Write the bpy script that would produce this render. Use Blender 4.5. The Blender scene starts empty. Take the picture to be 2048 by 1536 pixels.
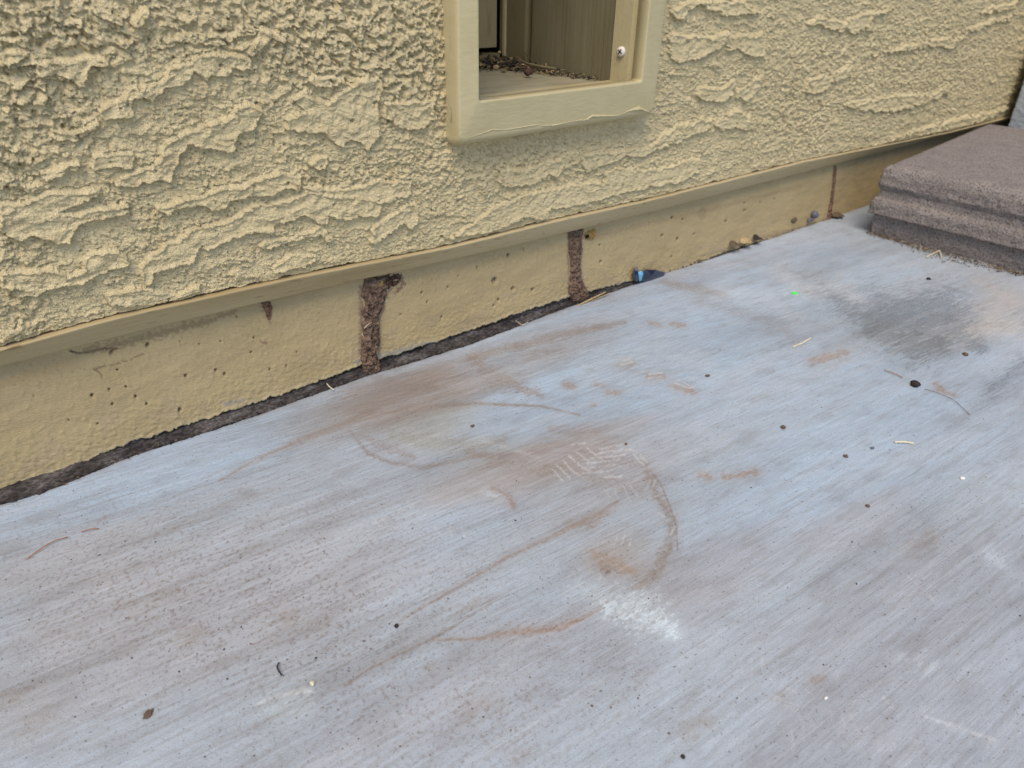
import bpy, bmesh, math, random
import numpy as np
from mathutils import Vector, Matrix

# ------------------------------------------------------------------ camera, sky, light
SC = bpy.context.scene
COL = SC.collection
FPX = 1420.0
yaw, pitch, roll = [math.radians(a) for a in (50.27, 30.23, 1.27)]
CAM = np.array([0, 0, 0.4])
_f = np.array([math.cos(yaw)*math.cos(pitch), math.sin(yaw)*math.cos(pitch), -math.sin(pitch)])
_r = np.cross(_f, [0, 0, 1]); _r /= np.linalg.norm(_r); _u = np.cross(_r, _f)
_R = _r*math.cos(roll)+_u*math.sin(roll); _U = -_r*math.sin(roll)+_u*math.cos(roll)
cd = bpy.data.cameras.new('camera'); cam = bpy.data.objects.new('camera', cd); COL.objects.link(cam)
cd.sensor_width = 36; cd.lens = FPX/2048*36; cd.clip_start = 0.01; cd.clip_end = 200
M = Matrix.Identity(4)
for i in range(3):
    M[i][0] = _R[i]; M[i][1] = _U[i]; M[i][2] = -_f[i]; M[i][3] = CAM[i]
cam.matrix_world = M
cd.dof.use_dof = True; cd.dof.focus_distance = 0.66; cd.dof.aperture_fstop = 9.0
SC.camera = cam

W = bpy.data.worlds.new('World'); SC.world = W; W.use_nodes = True
nt = W.node_tree; nt.nodes.clear()
sky = nt.nodes.new('ShaderNodeTexSky'); sky.sky_type = 'NISHITA'; sky.sun_disc = False
SUN_EL, SUN_AZ = math.radians(57), math.radians(226)      # azimuth measured from +X, counter-clockwise
sky.sun_elevation = SUN_EL; sky.sun_rotation = math.pi/2-SUN_AZ
sky.air_density = 1.0; sky.dust_density = 0.6; sky.ozone_density = 1.5
bg = nt.nodes.new('ShaderNodeBackground'); bg.inputs[1].default_value = 0.15
wo = nt.nodes.new('ShaderNodeOutputWorld')
nt.links.new(sky.outputs[0], bg.inputs[0]); nt.links.new(bg.outputs[0], wo.inputs[0])
sl = bpy.data.lights.new('sun', 'SUN'); sl.energy = 2.2; sl.angle = math.radians(34); sl.color = (1, 0.90, 0.74)
so = bpy.data.objects.new('sun', sl); COL.objects.link(so)
sd = Vector((math.cos(SUN_EL)*math.cos(SUN_AZ), math.cos(SUN_EL)*math.sin(SUN_AZ), math.sin(SUN_EL)))
so.rotation_euler = sd.to_track_quat('Z', 'Y').to_euler()
SC.view_settings.view_transform = 'Standard'; SC.view_settings.look = 'None'
SC.view_settings.gamma = 1; SC.view_settings.exposure = 0.52

# ------------------------------------------------------------------ surveying helpers: pixel of the photo -> point on a real plane
def ray(p): return _f*FPX + _R*(p[0]-1024) - _U*(p[1]-768)
def on_y(p, y): d = ray(p); return CAM + d*(y/d[1])
def on_x(p, x): d = ray(p); return CAM + d*(x/d[0])
def on_z(p, z=0.0): d = ray(p); return CAM + d*((z-0.4)/d[2])
def to_px(X, Y, Z):
    dx, dy, dz = X-CAM[0], Y-CAM[1], Z-CAM[2]
    w = np.maximum(dx*_f[0]+dy*_f[1]+dz*_f[2], 0.02)
    return (1024+FPX*(dx*_R[0]+dy*_R[1]+dz*_R[2])/w, 768-FPX*(dx*_U[0]+dy*_U[1]+dz*_U[2])/w)

# ------------------------------------------------------------------ numpy noise
def _hash(ix, iy, seed):
    h = (ix.astype(np.int64)*374761393 + iy.astype(np.int64)*668265263 + seed*974634777) & 0xffffffff
    h = ((h ^ (h >> 13))*1274126177) & 0xffffffff
    h = ((h ^ (h >> 16))*2246822519) & 0xffffffff
    return ((h ^ (h >> 15)) & 0xffff)/65535.0
def pn(x, y, seed=0):
    ix = np.floor(x); iy = np.floor(y); fx = x-ix; fy = y-iy
    ux = fx*fx*fx*(fx*(fx*6-15)+10); uy = fy*fy*fy*(fy*(fy*6-15)+10)
    def g(a, b):
        t = _hash(ix+a, iy+b, seed)*2*np.pi
        return np.cos(t)*(fx-a)+np.sin(t)*(fy-b)
    a = g(0, 0); b = g(1, 0); c = g(0, 1); d = g(1, 1)
    return ((a+(b-a)*ux)*(1-uy)+(c+(d-c)*ux)*uy)*1.5
def fbm(x, y, seed=0, o=4, g=0.5):
    s = 0; a = 1
    for i in range(o):
        s = s+a*pn(x*2**i, y*2**i, seed+i*17); a *= g
    return s
def ss(a, b, x):
    t = np.clip((x-a)/(b-a), 0, 1); return t*t*(3-2*t)
def seg_dist(PX, PY, pts):
    """distance to a polyline and the position 0..1 along it"""
    best = np.full(PX.shape, 1e9); tt = np.zeros(PX.shape); n = len(pts)-1
    for i in range(n):
        x0, y0 = pts[i]; x1, y1 = pts[i+1]; dx, dy = x1-x0, y1-y0
        t = np.clip(((PX-x0)*dx+(PY-y0)*dy)/(dx*dx+dy*dy+1e-9), 0, 1)
        d = np.hypot(PX-x0-t*dx, PY-y0-t*dy)
        m = d < best; best = np.where(m, d, best); tt = np.where(m, (i+t)/n, tt)
    return best, tt
def inside(PX, PY, pts):
    c = np.zeros(PX.shape, bool); j = len(pts)-1
    for i in range(len(pts)):
        xi, yi = pts[i]; xj, yj = pts[j]
        if yi != yj:
            c ^= ((yi > PY) != (yj > PY)) & (PX < (xj-xi)*(PY-yi)/(yj-yi)+xi)
        j = i
    return c
def box_idx(PX, PY, pts, m):
    a = np.array(pts); return np.where((PX > a[:, 0].min()-m) & (PX < a[:, 0].max()+m) & (PY > a[:, 1].min()-m) & (PY < a[:, 1].max()+m))[0]

# ------------------------------------------------------------------ mesh helpers
def mesh_from(name, V, Fq, col=None, smooth=True):
    me = bpy.data.meshes.new(name); V = np.asarray(V, np.float32); Fq = np.asarray(Fq, np.int32)
    me.vertices.add(len(V)); me.vertices.foreach_set('co', V.ravel())
    k = Fq.shape[1]; me.loops.add(Fq.size); me.loops.foreach_set('vertex_index', Fq.ravel())
    me.polygons.add(len(Fq)); me.polygons.foreach_set('loop_start', np.arange(0, Fq.size, k, dtype=np.int32))
    me.polygons.foreach_set('loop_total', np.full(len(Fq), k, np.int32))
    me.polygons.foreach_set('use_smooth', np.full(len(Fq), smooth, bool))
    me.update(calc_edges=True)
    if col is not None:
        at = me.color_attributes.new('Col', 'FLOAT_COLOR', 'POINT')
        c = np.ones((len(V), 4), np.float32); c[:, :3] = col; at.data.foreach_set('color', c.ravel())
    return me
def grid_faces(nr, nc, keep=None):
    i = np.arange(nr*nc).reshape(nr, nc)
    q = np.stack([i[:-1, :-1], i[:-1, 1:], i[1:, 1:], i[1:, :-1]], -1).reshape(-1, 4)
    return q if keep is None else q[keep.reshape(-1)]
def link(name, me, mat, parent=None):
    o = bpy.data.objects.new(name, me); COL.objects.link(o)
    if mat: me.materials.append(mat)
    if parent: o.parent = parent
    return o
def tag(o, label, cat, group=None):
    o['label'] = label; o['category'] = cat
    if group: o['group'] = group
    return o
def thing(name, label, cat, loc=(0, 0, 0), group=None):
    o = bpy.data.objects.new(name, None); COL.objects.link(o); o.location = loc; o.empty_display_size = 0.01
    return tag(o, label, cat, group)
def from_bm(bm, name, mat, parent=None, smooth=False):
    bmesh.ops.recalc_face_normals(bm, faces=bm.faces)
    me = bpy.data.meshes.new(name); bm.to_mesh(me); bm.free()
    for p in me.polygons: p.use_smooth = smooth
    return link(name, me, mat, parent)
def box(bm, x0, x1, y0, y1, z0, z1, bev=0.0):
    r = bmesh.ops.create_cube(bm, size=1.0); vs = r['verts']
    for v in vs:
        v.co = Vector((x0+(v.co.x+.5)*(x1-x0), y0+(v.co.y+.5)*(y1-y0), z0+(v.co.z+.5)*(z1-z0)))
    if bev:
        es = list({e for v in vs for e in v.link_edges}); bmesh.ops.bevel(bm, geom=es, offset=bev, segments=2, affect='EDGES')

# ------------------------------------------------------------------ materials
def mat(name, base, rough=0.8, spec=0.3, attr=False, noise=(), bumps=(), coat=0, metal=0):
    """noise: (scale, stretch xyz, rotz, detail, lo, hi, dark colour factor, strength); bumps: (scale, stretch, detail, distance)"""
    m = bpy.data.materials.new(name); m.use_nodes = True; t = m.node_tree; N = t.nodes; L = t.links
    b = N['Principled BSDF']; b.inputs['Roughness'].default_value = rough; b.inputs['Specular IOR Level'].default_value = spec
    b.inputs['Metallic'].default_value = metal; b.inputs['Coat Weight'].default_value = coat
    tc = N.new('ShaderNodeTexCoord')
    if attr:
        a = N.new('ShaderNodeAttribute'); a.attribute_name = 'Col'; cur = a.outputs['Color']
    else:
        c = N.new('ShaderNodeRGB'); c.outputs[0].default_value = (*base, 1); cur = c.outputs[0]
    for (sc, st, rz, det, lo, hi, fac, s) in noise:
        mp = N.new('ShaderNodeMapping'); mp.inputs['Scale'].default_value = st; mp.inputs['Rotation'].default_value = (0, 0, rz)
        # rotate first, then stretch
        mp2 = N.new('ShaderNodeMapping'); mp2.inputs['Rotation'].default_value = (0, 0, rz); mp.inputs['Rotation'].default_value = (0, 0, 0)
        L.new(tc.outputs['Object'], mp2.inputs[0]); L.new(mp2.outputs[0], mp.inputs[0])
        n = N.new('ShaderNodeTexNoise'); n.inputs['Scale'].default_value = sc; n.inputs['Detail'].default_value = det
        L.new(mp.outputs[0], n.inputs['Vector'])
        r = N.new('ShaderNodeMapRange'); r.inputs[1].default_value = lo; r.inputs[2].default_value = hi
        r.inputs[3].default_value = 0; r.inputs[4].default_value = s; L.new(n.outputs[0], r.inputs[0])
        x = N.new('ShaderNodeMix'); x.data_type = 'RGBA'; x.blend_type = 'MULTIPLY'
        L.new(r.outputs[0], x.inputs[0]); L.new(cur, x.inputs[6]); x.inputs[7].default_value = (*fac, 1); cur = x.outputs[2]
    L.new(cur, b.inputs['Base Color']); prev = None
    for (sc, st, rz, det, dist) in bumps:
        mp = N.new('ShaderNodeMapping'); mp.inputs['Scale'].default_value = st
        mp2 = N.new('ShaderNodeMapping'); mp2.inputs['Rotation'].default_value = (0, 0, rz)
        L.new(tc.outputs['Object'], mp2.inputs[0]); L.new(mp2.outputs[0], mp.inputs[0])
        n = N.new('ShaderNodeTexNoise'); n.inputs['Scale'].default_value = sc; n.inputs['Detail'].default_value = det
        L.new(mp.outputs[0], n.inputs['Vector'])
        u = N.new('ShaderNodeBump'); u.inputs['Distance'].default_value = dist; u.inputs['Strength'].default_value = 1
        L.new(n.outputs[0], u.inputs['Height'])
        if prev: L.new(prev, u.inputs['Normal'])
        prev = u.outputs[0]
    if prev: L.new(prev, b.inputs['Normal'])
    return m
TAN = np.array((.665, .53, .30))
m_stucco = mat('painted_stucco', TAN, .62, .25, True, noise=((9, (1, 1, 1), 0, 4, .35, .7, (.90, .90, .88), .8),),
               bumps=((700, (1, 1, 1), 0, 3, .0019), (1700, (1, 1, 1), 0, 1, .0007)))
m_paint = mat('painted_foundation', TAN, .6, .3, True, noise=((14, (1, 1, 1), 0, 4, .35, .7, (.9, .9, .86), .8),),
              bumps=((700, (.5, 1, 1.5), 0, 3, .0006),))
m_trim = mat('painted_trim', (.47, .385, .215), .5, .35, noise=((30, (1, 1, 1), 0, 4, .4, .7, (.9, .89, .84), .8),),
             bumps=((1300, (1, 1, 1), 0, 2, .00025), (240, (.35, 1, 1), 0, 2, .0004)))
m_screed = mat('painted_screed', (.43, .33, .18), .5, .35, noise=((22, (.15, 1, 1), 0, 4, .45, .75, (.75, .70, .60), .9), (260, (.2, 1, 1), 0, 4, .62, .74, (.45, .36, .25), .8)),
               bumps=((300, (.12, 1, 1), 0, 3, .0006),))
m_bare = mat('bare_concrete', (.125, .108, .10), .9, .2, noise=((90, (.4, 1, 1), 0, 6, .35, .6, (.38, .36, .36), 1), (420, (.5, 1, 1), 0, 4, .42, .58, (.40, .38, .37), .9)),
             bumps=((260, (.4, 1, 1), 0, 6, .003),))
BR = math.radians(5)
m_slab = mat('broomed_concrete', (.4, .4, .4), .62, .4, True,
             noise=((45, (.05, 1, 1), BR, 3, .42, .62, (.88, .88, .89), .35), (420, (.06, 1, 1), BR, 3, .42, .64, (.88, .87, .87), .3),
                    (1500, (1, 1, 1), 0, 2, .44, .66, (.80, .78, .77), .8), (430, (1, 1, 1), 0, 1, .68, .72, (.40, .32, .27), .6), (9, (.45, 1, 1), BR, 6, .40, .62, (.84, .83, .82), .8), (55, (.5, 1, 1), BR, 4, .5, .66, (.85, .82, .80), .65)),
             bumps=((1500, (1, 1, 1), 0, 3, .0006), (700, (.03, 1, 1), BR, 2, .00035)))
m_mud = mat('termite_mud', (.15, .088, .068), .95, .1, True, noise=((350, (1, 1, 1), 0, 3, .45, .6, (.6, .55, .5), .7),), bumps=((900, (1, 1, 1), 0, 3, .0012),))
m_block = mat('red_grey_block', (.295, .252, .230), .95, .15, noise=((380, (1, 1, 1), 0, 2, .5, .66, (.42, .38, .38), .9), (25, (1, 1, 1), 0, 5, .35, .7, (.8, .8, .82), .8)),
              bumps=((340, (1, 1, 1), 0, 4, .0034), (1200, (1, 1, 1), 0, 2, .0008)))
m_grey = mat('grey_rendered_post', (.36, .37, .38), .9, .2, noise=((500, (1, 1, 1), 0, 3, .45, .65, (.6, .6, .6), .8),), bumps=((300, (1, 1, 1), 0, 4, .0015),))
m_wood = mat('weathered_painted_wood', (.20, .17, .10), .75, .2, noise=((220, (1, 1, .02), 0, 4, .45, .7, (.75, .71, .62), .6), (25, (1, 1, .3), 0, 4, .35, .65, (.75, .72, .64), .8)),
             bumps=((500, (1, 1, .02), 0, 3, .0007),))
m_jamb = mat('painted_jamb', (.20, .16, .085), .6, .3, noise=((60, (1, 1, .3), 0, 4, .5, .7, (.75, .7, .6), .8),), bumps=((600, (1, 1, .3), 0, 2, .0004),))
m_panel = mat('painted_panel', (.32, .255, .14), .6, .3, noise=((60, (1, 1, .3), 0, 4, .5, .7, (.7, .62, .5), .8),))
m_sillp = mat('dusty_painted_sill', (.34, .30, .205), .6, .35, noise=((50, (.3, 1, 1), 0, 4, .45, .7, (.72, .68, .6), .8), (900, (1, 1, 1), 0, 2, .62, .7, (.4, .35, .3), .8)), bumps=((700, (.3, 1, 1), 0, 3, .0005),))
m_black = mat('painted_void', (.012, .010, .008), .95, .1)  # near-black colour standing for unlit depth
m_straw = mat('dry_straw', (.42, .31, .16), .7, .3, noise=((300, (1, 1, 1), 0, 3, .4, .7, (.6, .55, .45), .8),))
m_litter = mat('dry_litter', (.15, .11, .07), .9, .15, noise=((400, (1, 1, 1), 0, 3, .4, .65, (.35, .33, .3), .9),))
m_palew = mat('pale_twig', (.62, .56, .40), .7, .3, noise=((400, (1, 1, 1), 0, 2, .5, .7, (.7, .6, .45), .8),))
m_orange = mat('rusty_needle', (.30, .13, .06), .7, .3)
m_pod = mat('dark_pod', (.09, .045, .035), .8, .2)
m_darkc = mat('dark_crumb', (.035, .028, .026), .9, .2, bumps=((900, (1, 1, 1), 0, 3, .001),))
m_brownc = mat('brown_crumb', (.13, .085, .06), .9, .2, bumps=((900, (1, 1, 1), 0, 3, .001),))
m_white = mat('white_flake', (.75, .72, .66), .7, .3)
m_green = mat('bright_green', (.05, .85, .06), .5, .4)
m_yellow = mat('yellow_residue', (.36, .22, .07), .7, .3, bumps=((700, (1, 1, 1), 0, 3, .001),))
m_blue = mat('blue_glass', (.003, .010, .035), .12, .6, coat=1)
m_glint = mat('painted_blue_glint', (.12, .38, .55), .08, .6, coat=1)  # bright glint on the shard, given as a colour
m_gball = mat('grey_pebble', (.12, .12, .15), .6, .4, noise=((300, (1, 1, 1), 0, 3, .4, .6, (.6, .6, .6), .8),))
m_screw = mat('painted_screw', (.62, .55, .47), .45, .5)

# ------------------------------------------------------------------ wall levels read off the photo
WY, SY = 0.650, 0.632          # foundation paint face, stucco base face
_st = [on_y(p, .628) for p in ((0, 695), (237, 631), (583, 554), (900, 492), (1110, 440), (1300, 398), (1610, 321), (1899, 263))]
_sb = [on_y(p, .6368) for p in ((0, 732), (289, 658), (680, 568), (1013, 494), (1300, 424), (1665, 329))]
ax = [-3]+[p[0] for p in _st]+[5]; az = [_st[0][2]]+[p[2] for p in _st]+[_st[-1][2]]
bx = [-3]+[p[0] for p in _sb]+[5]; bz = [_sb[0][2]]+[p[2] for p in _sb]+[_sb[-1][2]]
def z_top(x): return np.interp(x, ax, az)
def z_bot(x): return np.interp(x, bx, bz)

house = thing('house_wall', 'tan painted stucco house wall above a low concrete foundation strip', 'wall', (0.6, WY, 0))
HINV = np.array((0.6, WY, 0))
def hpart(name, me_or, m, parent=None):
    o = link(name, me_or, m, house if parent is None else parent)
    return o
def off(V, c=HINV): return np.asarray(V)-c     # parts of the house are modelled in world metres, shifted to its origin

# ------------------------------------------------------------------ stucco relief
T = {1: (0, 0, 4.096), 2: (450, 0, 4.096), 3: (0, 350, 4.096), 4: (450, 300, 4.096), 5: (900, 200, 4.096), 6: (1300, 0, 5.12), 7: (1650, 0, 5.12), 0: (0, 0, 1)}
FL = [  # raised trowel flakes: (survey tile, height mm, outline)
 (1, 3.0, (800,890,1000,790,1060,690,1120,680,1130,760,1070,800,1080,880,1100,930,1050,950,1000,930,860,965)),
 (1, 2.6, (1130,740,1180,690,1350,640,1370,560,1420,530,1560,500,1600,430,1900,430,2048,480,2048,550,1900,550,1860,600,1720,600,1690,640,1640,600,1580,570,1520,660,1440,680,1340,710,1300,760,1240,820)),
 (0, 3.0, (322,293,332,276,361,259,391,256,425,242,452,235,469,212,500,203,520,215,517,235,505,255,470,265,468,300,455,305,430,296,412,292,375,290,358,305,352,330,345,345,335,360,280,358,278,370,230,365,245,345,300,330,320,315)),
 (1, 3.2, (300,490,600,470,740,430,880,480,880,520,740,510,700,570,700,690,640,720,590,640,500,590,300,590)),
 (1, 3.4, (0,430,120,400,240,430,130,480,60,520,0,490)),
 (1, 3.8, (1060,140,1150,60,1210,70,1190,170,1110,200,1060,180)),
 (1, 3.0, (760,60,880,80,1000,150,1000,190,880,150,760,100)),
 (1, 3.0, (330,1400,560,1330,640,1320,620,1370,520,1410,350,1470)),
 (1, 2.8, (420,1050,600,1090,790,990,800,1030,640,1110,600,1140,440,1130)),
 (1, 2.6, (750,1250,1100,1240,1090,1360,940,1340,840,1370,760,1380)),
 (1, 3.0, (150,250,250,290,200,340,150,300)), (1, 3.0, (260,820,370,770,350,830,280,860)), (1, 3.0, (300,640,380,650,350,720,290,700)),
 (1, 2.5, (430,930,590,920,500,980,420,970)), (1, 3.0, (960,310,1080,330,1020,380,960,350)),
 (2, 2.6, (690,640,720,600,880,620,950,640,900,690,820,710,730,690)),
 (2, 2.6, (540,800,660,740,700,790,840,840,920,750,1100,640,1260,620,1300,720,1250,860,1240,960,1290,1050,1200,1170,1150,1220,1100,1160,1040,1120,1000,1120,960,1200,880,1160,800,1070,640,1070,520,1040,500,960,640,900)),
 (2, 2.8, (680,1340,760,1270,830,1270,820,1350,750,1400)),
 (2, 2.8, (180,420,290,220,360,240,500,300,480,340,380,300,200,440)),
 (2, 2.2, (1300,830,1700,800,1740,960,1600,1060,1420,1030,1300,960)),
 (3, 3.2, (0,220,200,200,350,130,600,120,820,110,700,200,560,260,450,290,600,290,1040,230,1060,290,900,330,700,360,640,380,600,450,560,530,460,550,400,500,260,470,170,520,70,480,0,440)),
 (3, 3.2, (1260,240,1400,220,1500,160,1640,150,1800,80,2048,60,2048,150,1900,190,1780,270,1600,230,1480,240,1380,290,1270,280)),
 (0, 2.8, (281,531,291,514,317,499,332,482,361,477,374,455,415,445,447,440,500,413,499,407,572,398,606,381,738,393,762,398,753,432,719,429,689,439,655,427,655,444,636,444,609,429,553,446,543,459,509,459,477,468,447,477,415,501,398,496,386,516,366,528,337,535,305,543,293,570,281,545)),
 (3, 3.4, (0,780,300,760,400,740,550,790,660,760,700,660,780,610,960,600,1050,690,1000,740,900,750,760,820,640,880,560,890,400,900,300,950,200,970,120,970,150,900,0,900)),
 (3, 2.2, (840,960,1100,900,1450,960,1600,900,1700,930,1450,1030,1200,1060,900,1060)),
 (4, 2.6, (280,780,400,720,560,700,700,650,780,600,880,720,820,720,780,680,640,710,460,760,330,800)),
 (4, 2.6, (1190,740,1200,620,1350,520,1480,440,1560,420,1580,560,1520,640,1450,580,1380,660,1280,730,1210,760)),
 (4, 2.8, (0,290,250,230,350,180,620,190,600,300,480,310,380,360,300,350,180,370,60,400,0,400)),
 (4, 2.0, (640,300,1000,300,1220,240,1520,250,1530,350,1300,410,1100,400,760,420,700,380)),
 (4, 2.2, (360,960,560,830,740,860,720,930,560,960,400,990)),
 (5, 2.2, (400,560,700,540,1060,380,1050,500,940,560,860,620,820,600,700,680,520,700,420,690)),
 (5, 2.4, (1070,530,1090,440,1200,430,1400,400,1620,380,1800,220,2048,150,2048,250,1760,370,1600,440,1420,460,1320,510,1240,550,1130,590)),
 (5, 2.2, (1260,660,1280,590,1380,540,1600,570,1800,530,2048,470,2048,580,1900,660,1560,720,1280,790,900,880,820,900,780,990,700,980,640,930,540,990,400,1060,0,1130,400,850,640,750,1000,690)),
 (6, 2.6, (200,350,480,350,620,370,700,330,790,330,740,480,560,550,450,600,260,630,210,580,180,500)),
 (6, 2.6, (790,370,1150,340,1160,560,1040,570,940,540,880,490,790,520)),
 (6, 2.6, (480,960,520,880,740,890,860,810,860,950,760,1030,600,1040,500,1000)),
 (6, 2.6, (890,900,1150,750,1170,800,1050,960,1000,1040,870,970)),
 (6, 2.6, (0,1480,100,1440,200,1300,340,1270,360,1340,260,1380,200,1470,0,1536)),
 (6, 2.6, (370,1290,460,1210,630,1210,620,1290,480,1370,380,1370)),
 (6, 2.6, (660,1220,780,1190,860,1110,1020,1180,1000,1310,880,1300,720,1320,660,1270)),
 (6, 2.8, (490,0,940,0,1100,120,780,160,700,110,600,90)), (6, 3.2, (250,180,200,100,330,60,380,0,500,0,400,100,330,160)),
 (6, 2.8, (1590,240,1700,170,1940,200,2048,300,1900,300,1780,270,1720,230,1650,260)),
 (6, 2.8, (1560,930,1600,800,1860,760,2048,640,2048,780,1880,820,1760,920,1660,950)),
 (7, 3.0, (130,260,300,150,700,80,640,120,460,190,490,310,430,280,280,350,200,270)),
 (7, 3.0, (500,570,600,530,850,510,1050,470,1300,490,1400,380,1100,400,800,460)),
 (7, 3.0, (1600,130,1860,90,1950,90,1950,20,1700,60)), (7, 3.0, (1450,320,1640,290,1720,220,1900,210,1900,150,1700,190)),
 (7, 3.0, (170,1050,400,1030,700,960,1100,960,1250,850,1240,960,900,1090,700,1140,300,1120)),
 (7, 3.4, (500,1500,700,1400,1000,1300,1400,1200,1900,1090,1600,1240,1200,1350,900,1420)),
]
def knob_zone(PX, PY):
    def bl(cx, cy, rx, ry): return np.exp(-(((PX-cx)/rx)**2+((PY-cy)/ry)**2))
    k = 1.0*bl(690, 80, 240, 130)+.9*bl(70, 120, 150, 200)+.5*bl(300, 60, 200, 70)+.55*bl(1600, 230, 110, 110)+.5*bl(1850, 120, 260, 130)+.5*bl(820, 190, 90, 90)+.5*bl(700, 360, 180, 40)+.5*bl(1000, 330, 170, 60)+.35*bl(1200, 310, 150, 50)
    return np.clip(k, 0, 1)
def k_pit(X, Z):
    return ss(.40, .55, pn(X*330, Z*380, 12))*ss(.0, .3, fbm(X*20, Z*40, 13, 2)+.1)
def stucco_h(X, Z):
    PX, PY = to_px(X, np.full_like(X, SY-.002), Z)
    n = X.size
    # hand-dragged undercoat
    wx = X+.004*fbm(X*60, Z*60, 5, 2); wz = Z+.003*fbm(X*55, Z*55, 9, 2)
    Zs = wz+.03*wx
    h = .0006*fbm(wx*30, Zs*80, 1, 2)+.00013*fbm(wx*160, Zs*420, 2, 3)+.00016*pn(X*820, Z*900, 3)
    h += .0006*ss(.10, .32, pn(X*420+.5*Z*300, Z*520, 6))-.0016*k_pit(X, Z)+.0010*ss(.32, .52, pn(X*210, Z*300, 7))+.00012*fbm(X*700, Z*700, 8, 2)
    # combed trowel streaks
    h += .00010*pn(wx*120+Zs*90, Zs*1300, 31)
    # random patches where nothing is traced
    far = 1-ss(40, 140, PX)*(1-ss(2000, 2100, PX))*ss(-60, 0, PY)
    p = fbm(wx*16, Zs*52, 21, 5, .55)
    h += .0028*ss(.24, .275, p)*(.25+.75*far)
    p2 = fbm(wx*34, Zs*95, 41, 5, .6); k = knob_zone(PX, PY); k = np.maximum(k, far*.6)
    h += .0013*ss(.36, .40, p2)*(1-k)
    # knobs and craters
    q = fbm(wx*120, wz*150, 51, 4, .55)
    h += k*(.0024*ss(-.02, .12, q)-.0028*ss(.28, .40, -q))
    q2 = fbm(wx*190, wz*240, 61, 3, .5)
    kk = .35+.65*ss(-.1, .4, fbm(wx*22, wz*45, 71, 2))
    h += .0009*ss(.30, .42, q2)*kk
    # traced flakes
    jag = 3.0*fbm(X*150, Z*190, 81, 4, .6)+4.5*fbm(X*38, Z*70, 82, 2)
    F = np.zeros(n)
    for t, H, c in FL:
        ox, oy, s = T[t]; P = [(ox+c[i]/s, oy+c[i+1]/s) for i in range(0, len(c), 2)]
        idx = box_idx(PX, PY, P, 12)
        if len(idx) == 0: continue
        a, b = PX[idx], PY[idx]; d, _ = seg_dist(a, b, P+[P[0]]); ins = inside(a, b, P)
        sd_ = np.where(ins, d, -d)+jag[idx]+.5
        hh = (H*1.3+.8)*.001*(ss(-.9, 1.5, sd_)*.80+.26*ss(0, 4, 4.5-np.abs(sd_-3)))
        F[idx] = np.maximum(F[idx], hh)
    tex = .7+.5*fbm(wx*90, wz*120, 91, 3)
    h = np.where(F > 0, h*.4+F*np.clip(.25+.75*tex+.2, .7, 1.15), h)
    # pin holes
    rs = np.random.RandomState(4); m = 0
    while m < 1500:
        cx = rs.uniform(-.05, 1.6); cz = rs.uniform(.14, .45)
        qx, qy = to_px(np.array([cx]), np.array([SY]), np.array([cz]))
        if rs.rand() > .10+.9*knob_zone(qx, qy)[0]: m += 1; continue
        m += 1; r = rs.uniform(.0006, .0021)*(1 if rs.rand() < .5 else .6); e = rs.uniform(.6, 1.5)
        idx = np.where((np.abs(X-cx) < .008) & (np.abs(Z-cz) < .008))[0]
        d = np.hypot((X[idx]-cx)/e, Z[idx]-cz)/r; h[idx] -= .0045*(1-ss(.55, 1.1, d))
    return h
def graded(x0, x1, f):
    v = [x0]
    while v[-1] < x1: v.append(v[-1]+f(v[-1]))
    return np.array(v)
xs = graded(-.22, 2.06, lambda x: .0009 if x < .25 else .0009+.0014*(x-.25))
xs = np.concatenate([[-3, -2, -1.2, -.7, -.4, -.28], xs, [2.2, 2.5, 3, 4, 5]])
nz = 400
t = np.linspace(0, 1, nz)
zt = t*.335*(.8+.2*t)
X, TT = np.meshgrid(xs, zt)
jagz = .0013*ss(-.2, .5, fbm(xs*60, xs*0, 11, 4, .6))+.0012*ss(.15, .5, fbm(xs*25, xs*0+3, 15, 3))+.0004*fbm(xs*400, xs*0, 19, 2)
Z = (z_top(xs)+.0002+jagz)[None, :]*(1-TT/zt[-1])+(.1395+zt[-1])*(TT/zt[-1])
h = stucco_h(X.ravel(), Z.ravel()).reshape(X.shape)
edge = ss(0, .006, TT); h = h*(.5+.5*edge)+.0004
Y = SY-h
droop = .5*(h-.001)*ss(.001, .008, TT); Z = Z-np.maximum(droop, -.0005)
Yb = np.full((1, len(xs)), .646); Zb = Z[:1]+.0015
Ym = Y[:1]+.0015; Zm = Z[:1]-.0003
Xa = np.concatenate([X[:1], X[:1], X]); Ya = np.concatenate([Yb, Ym, Y]); Za = np.concatenate([Zb, Zm, Z])
# plain upper wall
for zz in (.5, .6, .8, 1.2, 2.0, 2.7):
    Xa = np.concatenate([Xa, X[:1]]); Ya = np.concatenate([Ya, np.full((1, len(xs)), SY-.001)]); Za = np.concatenate([Za, np.full((1, len(xs)), zz)])
cxm = (Xa[:-1, :-1]+Xa[1:, 1:])/2; czm = (Za[:-1, :-1]+Za[1:, 1:])/2
keep = ~((cxm > .436) & (cxm < .718) & (czm > .262) & (czm < .90))
c = np.tile(TAN, (Xa.size, 1))
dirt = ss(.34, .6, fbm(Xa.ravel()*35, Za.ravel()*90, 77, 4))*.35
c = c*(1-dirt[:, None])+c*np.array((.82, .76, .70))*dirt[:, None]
V = np.stack([Xa.ravel(), Ya.ravel(), Za.ravel()], -1)
hpart('stucco', mesh_from('stucco', off(V), grid_faces(*Xa.shape, keep)[:, ::-1], c), m_stucco)

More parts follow.
